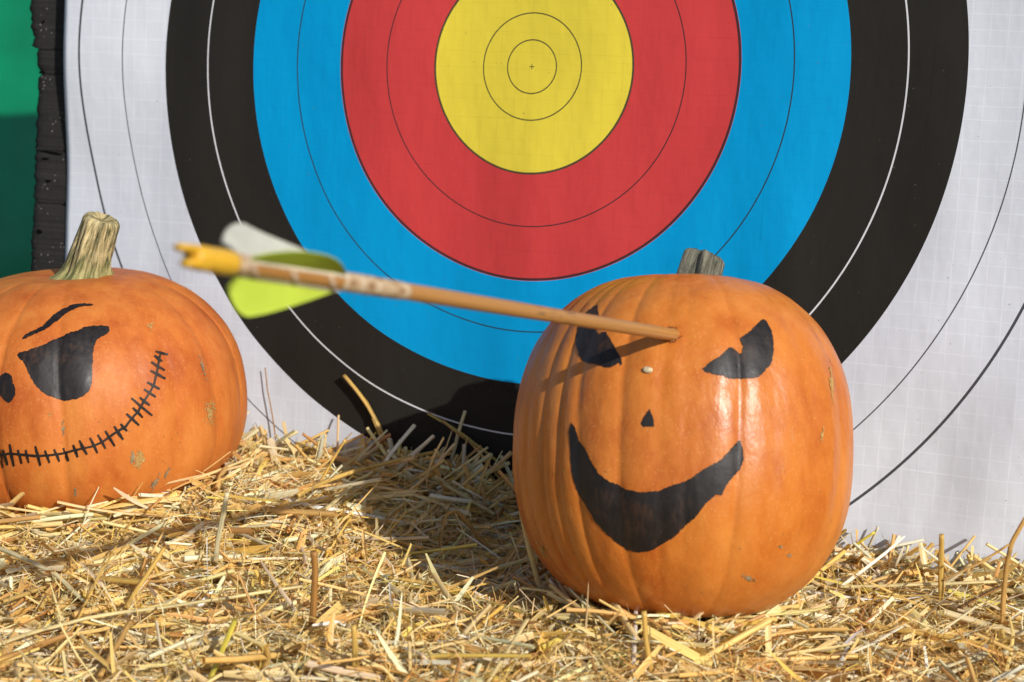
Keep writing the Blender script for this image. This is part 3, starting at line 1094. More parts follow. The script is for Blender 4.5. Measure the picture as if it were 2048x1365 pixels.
    for q in range(22):
        a = q / 22 * 2 * math.pi
        rr = 14.5 + random.uniform(-1.5, 2.5)
        hole.append((1342 + 1.15 * rr * math.cos(a), 670 + rr * math.sin(a)))
    PR.decal('hole', hole, crack, 0.00025, 4.0, 0.8)
    # torn lips of skin standing round the shaft
    lip = mat_simple('torn_flesh', (0.62, 0.30, 0.07, 1), 0.5, 0.4, 300, 0.2)
    for q in range(7):
        a = R(-70 + q * 28 + random.uniform(-8, 8))
        c, nr = PR.hit(1342 + 17 * math.cos(a), 670 + 15 * math.sin(a))
        c2, _ = PR.hit(1342 + 12 * math.cos(a + 0.25), 670 + 11 * math.sin(a + 0.25))
        c3, _ = PR.hit(1342 + 12 * math.cos(a - 0.25), 670 + 11 * math.sin(a - 0.25))
        tip = PR.hit(1342 + 10 * math.cos(a), 670 + 9 * math.sin(a))[0] + nr * random.uniform(0.001, 0.0026)
        mesh('skin_flap', [c + nr * 0.0002, c2 + nr * 0.0006, tip, c3 + nr * 0.0006, c - nr * 0.001], [(0, 1, 2), (0, 2, 3), (4, 2, 1), (4, 3, 2)], lip, parent=PR.root, smooth=False)
    return tail, ax


build_arrow()

# ------------------------------------------------------------------ straw
PAL = np.array([srgb(238, 199, 120)[:3], srgb(243, 215, 152)[:3], srgb(246, 230, 188)[:3], srgb(226, 182, 108)[:3], srgb(212, 161, 94)[:3],
                srgb(226, 207, 168)[:3], srgb(240, 202, 104)[:3], srgb(251, 242, 218)[:3], srgb(190, 134, 76)[:3]])
PALW = np.array([0.24, 0.27, 0.17, 0.11, 0.05, 0.06, 0.06, 0.035, 0.012])
HV = Vector((PH.x, PH.y, 0)).normalized()               # along the butt
WV = Vector((-PN.x, -PN.y, 0)).normalized()             # from the butt towards the camera
PLANE0 = PC + PV * ((PC.z) / (-PV.z))                    # foot of the face at straw level


def smooth(e0, e1, x):
    t = np.clip((x - e0) / (e1 - e0), 0, 1)
    return t * t * (3 - 2 * t)


BUMPS = [(rng.uniform(-0.6, 0.6), rng.uniform(0, 0.5), rng.uniform(0.03, 0.08), rng.uniform(-0.009, 0.009)) for _ in range(60)]


def bed_h(u, w):
    """height of the packed straw; u along the butt, w out from it"""
    g = lambda u0, su, w0, sw: np.exp(-((u - u0) / su) ** 2 - ((w - w0) / sw) ** 2)
    h = 0.024 - 0.010 * smooth(-0.10, 0.12, u)
    h = h + 0.026 * g(-0.42, 0.20, 0.20, 0.14)          # packed up to the stitched pumpkin
    h = h + 0.024 * g(-0.14, 0.085, 0.15, 0.085)       # the mound between the pumpkins
    h = h + 0.008 * g(-0.04, 0.10, 0.06, 0.06)
    h = h - 0.012 * g(0.035, 0.05, 0.13, 0.07)          # the hollow beside the grinning pumpkin
    h = h + 0.014 * g(0.10, 0.14, 0.30, 0.08)           # pressed up in front of it
    h = h - 0.010 * smooth(0.07, 0.0, w) * smooth(0.02, 0.14, u)
    for (bu, bw, br, bh) in BUMPS:
        h = h + bh * np.exp(-((u - bu) ** 2 + (w - bw) ** 2) / br ** 2)
    return h - 0.006


def to_world(u, w, z):
    return np.stack([PLANE0.x + HV.x * u + WV.x * w, PLANE0.y + HV.y * u + WV.y * w, z], -1)


PNa, PCa = np.array(PN), np.array(PC)


class Bulk:
    def __init__(self):
        self.v, self.f, self.t, self.s, self.n = [], [], [], [], 0

    def add(self, verts, faces_local, tint, strand):
        """verts (N,K,3); faces_local (F,4); tint (N,K,3); strand (N,K,3)"""
        N, K = verts.shape[:2]
        self.v.append(verts.reshape(-1, 3))
        self.t.append(tint.reshape(-1, 3)); self.s.append(strand.reshape(-1, 3))
        f = faces_local[None] + (np.arange(N) * K)[:, None, None] + self.n
        self.f.append(f.reshape(-1, 4))
        self.n += N * K

    def build(self, name, mat):
        v = np.concatenate(self.v).astype(np.float32); f = np.concatenate(self.f).astype(np.int32)
        me = bpy.data.meshes.new(name)
        me.vertices.add(len(v)); me.vertices.foreach_set('co', v.ravel())
        me.loops.add(f.size); me.loops.foreach_set('vertex_index', f.ravel())
        me.polygons.add(len(f))
        me.polygons.foreach_set('loop_start', np.arange(0, f.size, 4, dtype=np.int32))
        me.polygons.foreach_set('use_smooth', np.ones(len(f), dtype=bool))
        me.update(calc_edges=True)
        a = me.attributes.new('tint', 'FLOAT_COLOR', 'POINT')
        t = np.concatenate(self.t); t = np.concatenate([t, np.ones((len(t), 1))], 1).astype(np.float32)
        a.data.foreach_set('color', t.ravel())
        b = me.attributes.new('strand', 'FLOAT_VECTOR', 'POINT')
        b.data.foreach_set('vector', np.concatenate(self.s).astype(np.float32).ravel())
        me.materials.append(mat)
        o = bpy.data.objects.new(name, me); COL.objects.link(o)
        return o


def strands(cen, L, az, pitch, r, kind, tint, bend, kink, segs, roll, curlw=None, flat=None, twist=None):
    """returns verts (N,K,3), faces, tint, strand"""
    N = len(L)
    d = np.stack([np.cos(az) * np.cos(pitch), np.sin(az) * np.cos(pitch), np.sin(pitch)], -1)
    sd = np.stack([-np.sin(az), np.cos(az), np.zeros(N)], -1)
    up = np.cross(d, sd)
    e1 = sd * np.cos(roll)[:, None] + up * np.sin(roll)[:, None]
    e2 = -sd * np.sin(roll)[:, None] + up * np.cos(roll)[:, None]
    s = np.linspace(-0.5, 0.5, segs + 1)
    s0 = rng.uniform(-0.3, 0.3, N)
    line = cen[:, None, :] + d[:, None, :] * (L[:, None] * s)[..., None]
    line = line + e2[:, None, :] * (bend[:, None] * L[:, None] * (s ** 2 - 0.08))[..., None]
    kk = np.maximum(0, s[None, :] - s0[:, None])
    line = line + e1[:, None, :] * (kink[:, None] * L[:, None] * kk)[..., None]
    line = line - up[:, None, :] * (np.abs(kink)[:, None] * 0.5 * L[:, None] * kk)[..., None]
    if kind == 'tube':
        na = 5
        a = np.arange(na) / na * 2 * np.pi
        fl = flat[:, None, None]
        rad = r[:, None] * (1 - 0.12 * (s[None, :] + 0.5))
        ring = (e1[:, None, None, :] * np.cos(a)[None, None, :, None] + e2[:, None, None, :] * (np.sin(a)[None, None, :, None] * fl[..., None])) * rad[:, :, None, None]
        v = line[:, :, None, :] + ring
        v = v.reshape(N, -1, 3)
        f = [(j * na + i, j * na + (i + 1) % na, (j + 1) * na + (i + 1) % na, (j + 1) * na + i) for j in range(segs) for i in range(na)]
        ac = np.broadcast_to((np.abs(np.arange(na) - 2) / 2.0)[None, None, :], (N, segs + 1, na))
        K = na
    else:
        if kind == 'blade':
            xs = np.array([-1.0, 0.0, 1.0]); K = 3
        else:
            xs = np.array([-1.0, 1.0]); K = 2
        tw = (twist if twist is not None else np.zeros(N))[:, None] * s[None, :]
        ct, st_ = np.cos(tw)[..., None], np.sin(tw)[..., None]
        f1 = e1[:, None, :] * ct + e2[:, None, :] * st_
        f2 = -e1[:, None, :] * st_ + e2[:, None, :] * ct
        taper = 1 - 0.7 * np.abs(2 * s[None, :]) ** 8 * rng.uniform(0.0, 1.0, (N, 1))
        wv = r[:, None] * taper
        v = line[:, :, None, :] + f1[:, :, None, :] * (wv[:, :, None] * xs[None, None, :])[..., None]
        if K == 3:
            cu = (curlw if curlw is not None else np.full(N, 0.5))
            v = v - f2[:, :, None, :] * ((cu[:, None] * wv)[:, :, None] * (xs ** 2 - 0.4)[None, None, :] * -1)[..., None]
        v = v.reshape(N, -1, 3)
        f = [(j * K + i, j * K + i + 1, (j + 1) * K + i + 1, (j + 1) * K + i) for j in range(segs) for i in range(K - 1)]
        ac = np.broadcast_to(xs[None, None, :], (N, segs + 1, K))
    f = np.array(f)
    # nothing passes through the paper: push strands out from the face
    w = -((v - PCa) @ PNa)
    mn = w.min(1)
    push = np.maximum(0, 0.0045 - mn)
    v = v - PNa[None, None, :] * push[:, None, None]
    rid = rng.uniform(0, 200, N)
    al = np.broadcast_to((L[:, None] * (s[None, :] + 0.5) * 22)[:, :, None], ac.shape)
    strand = np.stack([ac + rid[:, None, None], al + rid[:, None, None] * 0.7, np.broadcast_to(rid[:, None, None], ac.shape)], -1).reshape(N, -1, 3)
    tnt = np.broadcast_to(tint[:, None, :], (N, v.shape[1], 3))
    return v, f, tnt, strand


def pick_tint(N, dark=1.0, sat=0.12):
    idx = rng.choice(len(PAL), N, p=PALW / PALW.sum())
    t = PAL[idx] * rng.normal(1.0, sat, (N, 1)).clip(0.6, 1.35) * dark
    return np.clip(t * rng.normal(1, 0.03, (N, 3)), 0.01, 0.9)


def keep_out(cen, pk, grow=1.0):
    d = (cen - np.array(pk.cen)) / np.array([pk.a * grow, pk.a * grow, pk.b * grow])
    return (d ** 2).sum(1) > 1.0


UMIN, UMAX, WMAX = -0.60, 0.56, 0.48


def scatter(N, zlo, zhi, zpow=1.0, wmin=0.0):
    u = rng.uniform(UMIN, UMAX, N); w = wmin + (WMAX - wmin) * rng.uniform(0, 1, N)
    z = bed_h(u, w) + zlo + (zhi - zlo) * rng.uniform(0, 1, N) ** zpow
    c = to_world(u, w, z)
    c[:, 1] += 0.0
    ok = keep_out(c, PR, 0.97) & keep_out(c, PL, 0.97)
    return c[ok]


def build_straw():
    B = Bulk()
    # packed body of the bed: a lumpy block down to the ground
    nu, nw = 90, 40
    us = np.linspace(UMIN - 0.02, UMAX + 0.02, nu); ws = np.linspace(-0.02, WMAX + 0.01, nw)
    gu, gw = np.meshgrid(us, ws)
    top = to_world(gu, gw, bed_h(gu, gw) - 0.022).reshape(-1, 3)
    f = [(j * nu + i, j * nu + i + 1, (j + 1) * nu + i + 1, (j + 1) * nu + i) for j in range(nw - 1) for i in range(nu - 1)]
    rim = [i for i in range(nu)] + [j * nu + nu - 1 for j in range(1, nw)] + [(nw - 1) * nu + i for i in range(nu - 2, -1, -1)] + [j * nu for j in range(nw - 2, 0, -1)]
    low = top[rim].copy(); low[:, 2] = GZ - 0.005
    allv = np.concatenate([top, low])
    n0 = len(top); m = len(rim)
    f += [(rim[(i + 1) % m], rim[i], n0 + i, n0 + (i + 1) % m) for i in range(m)]
    B.add(allv[None], np.array(f), np.full((1, len(allv), 3), PAL[3]), np.concatenate([allv[:, :2] * 90, allv[:, 2:] * 20], 1)[None])

    def go(cen, L, kind, r, pit, segs, bend, kink, dark=1.0, flat=(0.55, 1.0), twist=0.0):
        N = len(cen)
        az = rng.uniform(0, 2 * np.pi, N)
        B.add(*strands(cen, L, az, pit, r, kind, pick_tint(N, dark), rng.normal(0, bend, N), rng.normal(0, kink, N) * (rng.random(N) < 0.75) * 1.15, segs,
                       rng.uniform(-np.pi, np.pi, N), rng.uniform(-0.9, 0.9, N), rng.uniform(flat[0], flat[1], N), rng.normal(0, twist, N)))

    # deep filling
    c = scatter(4200, -0.024, -0.006); N = len(c)
    go(c, rng.uniform(0.05, 0.13, N), 'tube', rng.uniform(0.0013, 0.0025, N), rng.normal(0, 0.10, N), 3, 0.10, 0.15, 1.0)
    c = scatter(6500, -0.024, -0.004); N = len(c)
    go(c, rng.uniform(0.04, 0.10, N), 'blade', rng.uniform(0.0014, 0.0032, N), rng.normal(0, 0.15, N), 4, 0.2, 0.3, 1.0, twist=0.6)
    # flattened and split stems on the surface
    c = scatter(3800, -0.007, 0.004); N = len(c)
    go(c, 0.025 + 0.085 * rng.beta(1.4, 2.4, N), 'blade', rng.uniform(0.0013, 0.0038, N), rng.normal(0, 0.2, N), 6, 0.3, 0.4, twist=0.8)
    # whole stalks, long
    c = scatter(2300, -0.008, 0.006); N = len(c)
    go(c, 0.04 + 0.15 * rng.beta(1.3, 2.0, N), 'tube', rng.uniform(0.0012, 0.0028, N), rng.normal(0, 0.13, N), 6, 0.10, 0.18, flat=(0.4, 1.0))
    # long thin strips
    c = scatter(6500, -0.007, 0.008); N = len(c)
    go(c, rng.uniform(0.03, 0.12, N), 'blade', rng.uniform(0.0005, 0.0015, N), rng.normal(0, 0.2, N), 6, 0.35, 0.45, 1.0, twist=1.2)
    # fewer, rising ends
    c = scatter(700, -0.004, 0.008); N = len(c)
    go(c, rng.uniform(0.025, 0.07, N), 'blade', rng.uniform(0.0008, 0.0022, N), rng.normal(0, 0.5, N), 6, 0.4, 0.5, twist=1.2)
    c = scatter(420, -0.006, 0.006); N = len(c)
    go(c, rng.uniform(0.03, 0.08, N), 'tube', rng.uniform(0.0010, 0.0020, N), rng.normal(0, 0.4, N), 4, 0.12, 0.2, flat=(0.4, 0.9))
    # curly fibres and chaff
    c = scatter(17000, -0.004, 0.009); N = len(c)
    go(c, rng.uniform(0.015, 0.06, N), 'fibre', rng.uniform(0.00018, 0.00045, N), rng.normal(0, 0.4, N), 6, 1.2, 0.9, 1.0, twist=1.5)
    c = scatter(34000, -0.010, 0.006, 0.8); N = len(c)
    go(c, 0.004 + 0.024 * rng.beta(1.2, 3.0, N), 'fibre', rng.uniform(0.00016, 0.0005, N), rng.normal(0, 0.40, N), 4, 1.0, 0.9, 1.0, twist=1.5)
    c = scatter(5000, -0.009, 0.003); N = len(c)
    go(c, rng.uniform(0.006, 0.02, N), 'blade', rng.uniform(0.0005, 0.0015, N), rng.normal(0, 0.4, N), 3, 0.5, 0.6, 1.0, twist=1.2)
    # straw pressed up round the foot of each pumpkin
    for pk, N0 in ((PR, 420), (PL, 420)):
        th = pk.th0 + rng.uniform(-1.75, 1.75, N0)
        bb = float(pk.cen.z) - pk.b
        ux = (np.cos(th) * pk.a * 0.85 + float(pk.cen.x) - PLANE0.x); uy = (np.sin(th) * pk.a * 0.85 + float(pk.cen.y) - PLANE0.y)
        zz = rng.uniform(-0.004, 0.018, N0) * rng.uniform(0.3, 1, N0) + bed_h(ux * HV.x + uy * HV.y, ux * WV.x + uy * WV.y) + 0.004
        q = np.clip((float(pk.cen.z) - zz) / pk.b, 0, 0.999)
        rr = pk.a * (1 - q ** 2.35) ** (1 / 2.35) + rng.uniform(0.002, 0.014, N0)
        c = np.stack([float(pk.cen.x) + rr * np.cos(th), float(pk.cen.y) + rr * np.sin(th), zz], -1)
        h = N0 // 2
        for kind, sl_, rad, sg in (('tube', slice(0, h), (0.0009, 0.0021), 5), ('blade', slice(h, N0), (0.0005, 0.0022), 6)):
            n = len(c[sl_])
            az = th[sl_] + np.pi / 2 + rng.normal(0, 0.45, n)
            B.add(*strands(c[sl_], rng.uniform(0.02, 0.075, n), az, rng.normal(0, 0.22, n), rng.uniform(*rad, n), kind, pick_tint(n), rng.normal(0, 0.2, n),
                           rng.normal(0, 0.2, n), sg, rng.uniform(-np.pi, np.pi, n), rng.uniform(-0.8, 0.8, n), rng.uniform(0.4, 1, n), rng.normal(0, 0.8, n)))
    # heap against the paper and round the pumpkins
    for (N0, u0, u1, w0, w1, z0, z1) in ((500, -0.26, 0.12, 0.004, 0.05, 0.0, 0.016), (380, 0.18, 0.46, 0.004, 0.05, 0.0, 0.016)):
        u = rng.uniform(u0, u1, N0); w = rng.uniform(w0, w1, N0)
        c = to_world(u, w, bed_h(u, w) + rng.uniform(z0, z1, N0))
        c = c[keep_out(c, PR) & keep_out(c, PL)]; N = len(c); h = N // 2
        go(c[:h], rng.uniform(0.03, 0.085, h), 'tube', rng.uniform(0.0010, 0.0021, h), rng.normal(0, 0.35, h), 4, 0.15, 0.2)
        go(c[h:], rng.uniform(0.02, 0.06, N - h), 'blade', rng.uniform(0.0009, 0.0026, N - h), rng.normal(0, 0.45, N - h), 5, 0.4, 0.5, twist=1.2)
    # stiff stalks standing out of the hollow and at the foot of the paper
    for (N0, u0, u1, w0, w1) in ((70, -0.10, 0.05, 0.006, 0.06), (10, 0.20, 0.40, 0.006, 0.05), (20, -0.24, -0.12, 0.006, 0.04)):
        u = rng.uniform(u0, u1, N0); w = rng.uniform(w0, w1, N0)
        c = to_world(u, w, bed_h(u, w) + rng.uniform(0.004, 0.018, N0))
        c = c[keep_out(c, PR) & keep_out(c, PL)]; N = len(c)
        go(c, rng.uniform(0.035, 0.085, N), 'tube', rng.uniform(0.0012, 0.0023, N), rng.uniform(0.15, 0.85, N) * rng.choice([-1, 1], N), 5, 0.08, 0.12)
    # straw over the front and the ends of the block
    N = 5000
    t = rng.uniform(0, 1, N)
    side = rng.choice(3, N, p=[0.6, 0.2, 0.2])
    u = np.where(side == 0, rng.uniform(UMIN, UMAX, N), np.where(side == 1, UMIN - 0.018, UMAX + 0.018))
    w = np.where(side == 0, WMAX + 0.01, rng.uniform(0, WMAX, N))
    c = to_world(u, w, GZ + 0.01 + (-GZ - 0.01) * t)
    az = np.where(side == 0, math.atan2(HV.y, HV.x), math.atan2(WV.y, WV.x)) + rng.normal(0, 0.12, N)
    B.add(*strands(c, rng.uniform(0.04, 0.14, N), az, rng.normal(0, 0.5, N), rng.uniform(0.0012, 0.0030, N), 'blade', pick_tint(N), rng.normal(0, 0.1, N),
                   np.zeros(N), 4, rng.uniform(1.0, 2.1, N), rng.uniform(-0.8, 0.8, N), np.ones(N), rng.normal(0, 0.3, N)))
    o = B.build('loose_straw', M_STRAW)
    tag(o, 'bed of loose golden straw and chaff under the pumpkins', 'straw', kind='stuff')


M_STRAW = mat_straw()
build_straw()


# ------------------------------------------------------------------ single stalks one can pick out
def stalk(label, pts, r, tint, kind='tube', name='straw_stalk', flat=0.8, branches=(), widths=None, roll=0.0, cat='straw stalk'):
    """pts: world points along the stalk"""
    pts = [Vector(p) for p in pts]
    for i, p in enumerate(pts):
        w = plane_w(p)
        if w < 0.006: pts[i] = p - PN * (0.006 - w)
    root = pts[0].copy()
    r *= 0.76
    if kind == 'tube' and flat > 0.7: flat = random.uniform(0.5, 0.85)
    def sweep(pts, r, widths):
        # resample
        P = []
        for i in range(len(pts) - 1):
            n = max(2, int((pts[i + 1] - pts[i]).length / 0.0028))
            for q in range(n):
                P.append((pts[i].lerp(pts[i + 1], q / n), i + q / n))
        P.append((pts[-1], len(pts) - 1))
        # round the bends a little
        Q = [p for p, _ in P]
        for _ in range(1):
            Q = [Q[0]] + [(Q[i - 1] + Q[i] * 2 + Q[i + 1]) / 4 for i in range(1, len(Q) - 1)] + [Q[-1]]
        vs, fs, st = [], [], []
        na = 8 if kind == 'tube' else 5
        rid = random.uniform(0, 200)
        Q = [p + Vector((noise.noise((i * 0.11, rid, 1)), noise.noise((i * 0.11, rid, 2)), noise.noise((i * 0.11, rid, 3)))) * 0.0007 for i, p in enumerate(Q)]
        al = 0.0
        for j, p in enumerate(Q):
            d = (Q[min(len(Q) - 1, j + 1)] - Q[max(0, j - 1)]).normalized()
            e1 = d.cross(Vector((0, 0, 1)) if abs(d.z) < 0.9 else Vector((0, 1, 0))).normalized()
            e2 = e1.cross(d)
            t = j / (len(Q) - 1)
            if j: al += (Q[j] - Q[j - 1]).length
            if widths:
                x = t * (len(widths) - 1); i0 = min(int(x), len(widths) - 2)
                rr = widths[i0] + (widths[i0 + 1] - widths[i0]) * (x - i0)
            else:
                rr = r * (1 - 0.15 * t) * (1 + 0.05 * noise.noise((al * 90, rid, 0)))
            jn = 1 + 0.18 * math.exp(-((al - 0.55 * r * 40) / 0.0022) ** 2) if kind == 'tube' else 1
            for i in range(na):
                if kind == 'tube':
                    a = 2 * math.pi * i / na + roll
                    v = p + (e1 * math.cos(a) + e2 * math.sin(a) * flat) * rr * jn
                    ac = abs(i - na / 2) / (na / 2)
                else:
                    x = i / (na - 1) * 2 - 1
                    cr, sr = math.cos(roll), math.sin(roll)
                    f1, f2 = e1 * cr + e2 * sr, -e1 * sr + e2 * cr
                    v = p + f1 * rr * x + f2 * rr * 0.45 * (x * x - 0.4)
                    ac = x
                vs.append(v); st.append((ac + rid, al * 22 + rid, rid))
        for j in range(len(Q) - 1):
            for i in range(na if kind == 'tube' else na - 1):
                i2 = (i + 1) % na
                fs.append((j * na + i, j * na + i2, (j + 1) * na + i2, (j + 1) * na + i))
        if kind == 'tube':
            for e, rev in ((0, True), (len(Q) - 1, False)):
                c = len(vs); p = Q[e] + (Q[1] - Q[0] if e == 0 else Q[-2] - Q[-1]) * 0.35
                vs.append(p); st.append((rid, rid, rid))
                for i in range(na):
                    i2 = (i + 1) % na
                    fs.append((e * na + i, e * na + i2, c) if not rev else (e * na + i2, e * na + i, c))
        return vs, fs, st
    vs, fs, st = sweep(pts, r, widths)
    for br in branches:
        bp = [Vector(p) for p in br[0]]
        for i, p in enumerate(bp):
            w = plane_w(p)
            if w < 0.006: bp[i] = p - PN * (0.006 - w)
        v2, f2, s2 = sweep(bp, br[1], None)
        n = len(vs)
        vs += v2; st += s2; fs += [tuple(i + n for i in f) for f in f2]
    o = mesh(name, vs, fs, M_STRAW, root=root)
    me = o.data
    a = me.attributes.new('tint', 'FLOAT_COLOR', 'POINT')
    sv = np.array(st); al = (sv[:, 1] - sv[:, 2]) / 22
    rid0 = sv[0, 2]
    g = np.array([1 + 0.22 * noise.noise((float(x) * 28, rid0, 0)) + 0.10 * noise.noise((float(x) * 150, rid0, 4)) for x in al])
    # darker bands at the nodes
    nd = (np.exp(-(((al + rid0) % 0.055 - 0.02) / 0.0013) ** 2))
    cc = np.array(tint[:3])[None] * (g * (1 - 0.4 * nd))[:, None]
    cc = np.concatenate([cc, np.ones((len(cc), 1))], 1).astype(np.float32)
    a.data.foreach_set('color', cc.ravel())
    b = me.attributes.new('strand', 'FLOAT_VECTOR', 'POINT')
    b.data.foreach_set('vector', np.array(st, dtype=np.float32).ravel())
    if kind != 'tube':
        sd = o.modifiers.new('thickness', 'SOLIDIFY'); sd.thickness = 0.0003
    tag(o, label, cat, 'straw stalks lying out on the bed')
    return o


GOLD, PALE, WHITE, BROWN, LIME, GREY, TAN, OLIVE = (srgb(214, 176, 92), srgb(228, 208, 148), srgb(240, 230, 200), srgb(170, 122, 62), srgb(214, 196, 76), srgb(214, 202, 160),
                                                     srgb(200, 158, 90), srgb(186, 162, 82))


def on_bed(px, py, dz):
    """the point of the bed seen at a pixel, raised by dz"""
    z = 0.02
    for _ in range(8):
        p = at_z(px, py, z)
        q = p - PLANE0
        z = 0.5 * z + 0.5 * (float(bed_h(q.dot(HV), q.dot(WV))) + dz - 0.002)
    return at_z(px, py, z)


def fl(pts, z=0.014):
    """points lying on the bed: (px, py[, height])"""
    return [on_bed(p[0], p[1], p[2] if len(p) > 2 else z) for p in pts]


def upr(pts, z=0.0, dy=0.0):
    """a stalk that stands: first point on the bed, the rest above it, leaning dy metres away in all"""
    b = on_bed(pts[0][0], pts[0][1], z)
    n = len(pts) - 1
    return [b] + [at_y(p[0], p[1], b.y + dy * (i + 1) / n) for i, p in enumerate(pts[1:])]


